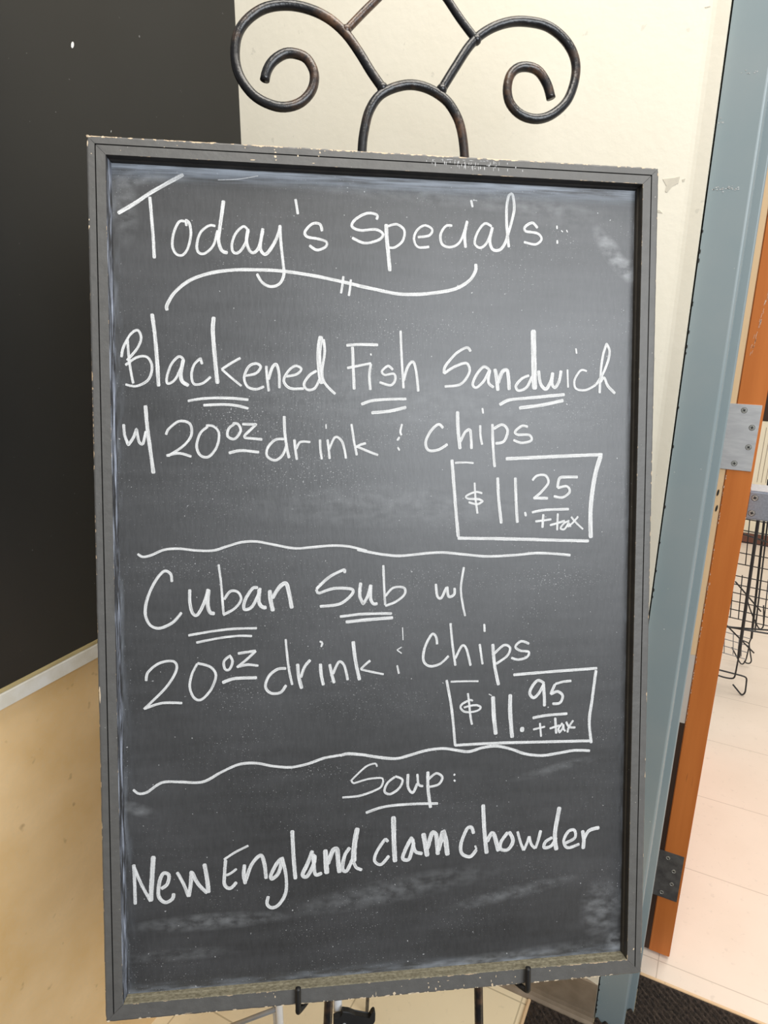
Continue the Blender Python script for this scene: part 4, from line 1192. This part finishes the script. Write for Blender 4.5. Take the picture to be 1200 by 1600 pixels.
for hx, dx in ((-0.1068, 0.018), (0.1770, -0.018)):
    bm = bmesh.new()
    tube(bm, [(hx, -0.4775, 0.0058), (hx, -0.485, 0.0058), (hx, -0.5035, 0.0058), (hx, -0.5085, 0.0035), (hx + dx * 0.15, -0.5090, -0.0005), (hx + dx * 0.6, -0.5080, -0.012), (hx + dx, -0.5078, -0.026), (hx + dx * 1.1, -0.503, -0.037), (hx + dx * 1.12, -0.494, -0.0405)], 0.0034, 10, 0.002)
    obj('rest_hook', bm, 'black_plastic', easel, smooth=True)
# hooked clamp arm by the left leg
bm = bmesh.new()
sil = [(-0.0626, -0.561), (-0.0525, -0.561), (-0.0515, -0.5527), (-0.042, -0.5548), (-0.0354, -0.5603), (-0.0155, -0.5662), (-0.0143, -0.5598), (-0.0108, -0.5566), (-0.0085, -0.5589), (-0.0088, -0.5707), (-0.0125, -0.5751), (-0.0148, -0.5790), (-0.0300, -0.5800), (-0.0626, -0.5850)]
f0 = [bm.verts.new((x, y, -0.044)) for x, y in sil]
f1 = [bm.verts.new((x, y, -0.054)) for x, y in sil]
bm.faces.new(f0); bm.faces.new(f1[::-1])
for i in range(len(sil)):
    jn = (i + 1) % len(sil)
    bm.faces.new((f0[i], f1[i], f1[jn], f0[jn]))
bmesh.ops.bevel(bm, geom=list(bm.edges), offset=0.001, segments=1, affect='EDGES')
arm = obj('clamp_arm', bm, 'black_plastic', easel, label='black hooked clamp arm beside the left leg')
bm = bmesh.new()
tube(bm, [(-0.0489, -0.5706, -0.0440), (-0.0489, -0.5706, -0.0425)], 0.0026, 12, 0.001, False)
obj('clamp_screw', bm, 'white_metal', arm, label='white screw head')
bm = bmesh.new()
tube(bm, [(-0.0565, -0.50, -0.062), (-0.0562, -0.566, -0.062)], 0.0056, 16, 0.01)
obj('clamp_sleeve', bm, 'white_metal', easel, smooth=True, label='white sleeve beside the left leg')

# ------------------------------------------------------------------ white stand behind the sign
stand = empty('metal_stand', (0.319, -0.42, 0), 'slim white metal stand on the floor behind the lower left of the chalkboard', 'stand')
def st(name, pts, r, k):
    bm = bmesh.new(); tube(bm, pts, r, 12, 0.03, False)
    return obj(name, bm, k, stand, smooth=True)
st('post', [(0.004, 0, 0.006), (0.004, 0, 0.50)], 0.0062, 'white_metal')
st('post', [(-0.013, 0.01, 0.006), (-0.013, 0.01, 0.50)], 0.0040, 'white_metal')
st('brace', [(-0.235, 0.0, 0.005), (0.0, 0.0, 0.245)], 0.0042, 'grey_metal')
bm = bmesh.new(); box(bm, -0.25, 0.05, -0.02, 0.03, 0, 0.006, 0.001)
obj('foot_plate', bm, 'white_metal', stand)

# ------------------------------------------------------------------ far room
bm = bmesh.new()
box(bm, 0.98, 1.60, 3.322, 3.3398, 0.325, 0.735, 0.003)
gp = obj('grooved_panel', bm, 'far_cream')
tag(gp, 'cream grooved panel low on the far room wall beyond the door', 'panel')
bm = bmesh.new()
for k in range(7):
    x = 1.04 + k * 0.022
    box(bm, x, x + 0.0022, 3.3205, 3.3222, 0.38, 0.70)
obj('groove_lines', bm, 'base_brown', gp, label='thin darker vertical lines')
bm = bmesh.new(); box(bm, 0.98, 1.60, 3.316, 3.3218, 0.315, 0.3248, 0.001)
obj('bottom_lip', bm, 'far_cream', gp)
bm = bmesh.new(); box(bm, 1.005, 1.60, 3.318, 3.3398, 0.737, 1.05, 0.004)
tag(obj('dark_wood_panel', bm, 'dark_wood_and_shade'), 'dark brown wood panel on the far wall above the grooved cream panel', 'panel')

rack = empty('wire_rack', (1.03, 1.55, 0), 'black wire display rack standing on the peach tile floor beyond the door', 'rack')
def wr(name, paths, r, k='wire', y=None, smooth=True):
    bm = bmesh.new()
    for p_ in paths:
        q = [(a_ - 1.03, b_ - 1.55, c_) for a_, b_, c_ in p_]
        tube(bm, q, r, 7, 0.008, smooth)
    return obj(name, bm, k, rack, smooth=True)
YA, YB_ = 1.46, 1.70
wr('post', [[(0.981, YA, 0.79), (1.0005, YA, 0.15)]], 0.0058)
wr('post', [[(1.007, YB_, 0.76), (1.046, YB_, 0.125)]], 0.0045)
wr('post', [[(1.022, YB_ - 0.02, 0.70), (1.052, YB_ - 0.02, 0.17)]], 0.0030)
wr('foot_loop', [[(1.0005, YA, 0.15), (1.0000, YA, 0.085), (0.9985, YA, 0.066), (0.990, YA, 0.059), (0.965, YA, 0.057), (0.930, YA, 0.062)],
                 [(0.93, YA, 0.083), (1.020, YA, 0.079), (1.034, YA, 0.076), (1.0385, YA, 0.066), (1.041, YA, 0.018), (1.036, YA, 0.005), (1.028, YA, 0.005), (0.998, YA, 0.036)]], 0.0030)
wr('foot_loop', [[(1.046, YB_, 0.125), (1.042, YB_, 0.10), (1.052, YB_, 0.06), (1.060, YB_, 0.03), (1.056, YB_, 0.018), (1.045, YB_, 0.016), (1.036, YB_, 0.022)],
                 [(1.010, YB_, 0.11), (1.036, YB_, 0.104), (1.043, YB_, 0.095), (1.041, YB_, 0.03), (1.033, YB_, 0.008), (1.022, YB_, 0.012), (0.985, YB_, 0.07)],
                 [(1.000, YB_, 0.30), (1.028, YB_, 0.235), (1.062, YB_, 0.175), (1.073, YB_, 0.172), (1.078, YB_, 0.19), (1.066, YB_, 0.27)]], 0.0026)
def grid(name, yf, yb, x0_, x1_, z0_, z1_, nh, xs, r, k='wire', tilt=0.0):
    paths = []
    for i in range(nh):
        z = z0_ + (z1_ - z0_) * i / (nh - 1)
        paths.append([(x0_, yf, z), (x1_, yf, z - tilt)])
    for x in xs:
        paths.append([(x, yf, z0_ - 0.004), (x - 0.012, yf, z1_ + 0.004)])
    for x in (x0_ + 0.02, x1_ - 0.03):
        paths.append([(x, yf, z1_), (x, yb, z1_ + 0.02)])
        paths.append([(x, yf, z0_), (x, yb, z0_ + 0.03)])
    return wr(name, paths, r, k, smooth=False)
grid('basket', 1.56, 1.66, 0.92, 1.22, 0.47, 0.64, 5, (0.975, 1.055, 1.12, 1.18), 0.0019, tilt=0.014)
grid('basket', 1.54, 1.66, 0.92, 1.22, 0.265, 0.43, 6, (0.955, 0.982, 1.065, 1.13, 1.19), 0.0019, tilt=0.014)
grid('basket', 1.53, 1.62, 0.90, 1.030, 0.125, 0.21, 4, (0.955, 0.985, 1.012), 0.0015, 'wire_grey', tilt=0.012)
wr('shelf_frame', [[(0.90, 1.47, 0.262), (0.965, 1.47, 0.256), (1.22, 1.60, 0.235)]], 0.0032)
wr('shelf_frame', [[(0.90, 1.47, 0.252), (1.10, 1.50, 0.246)]], 0.0032)
for p_ in ([(0.94, 1.48, 0.26), (1.05, 1.52, 0.15)], [(0.95, 1.5, 0.42), (1.05, 1.56, 0.30)], [(0.95, 1.5, 0.60), (1.03, 1.56, 0.565)]):
    wr('brace', [p_], 0.0028)
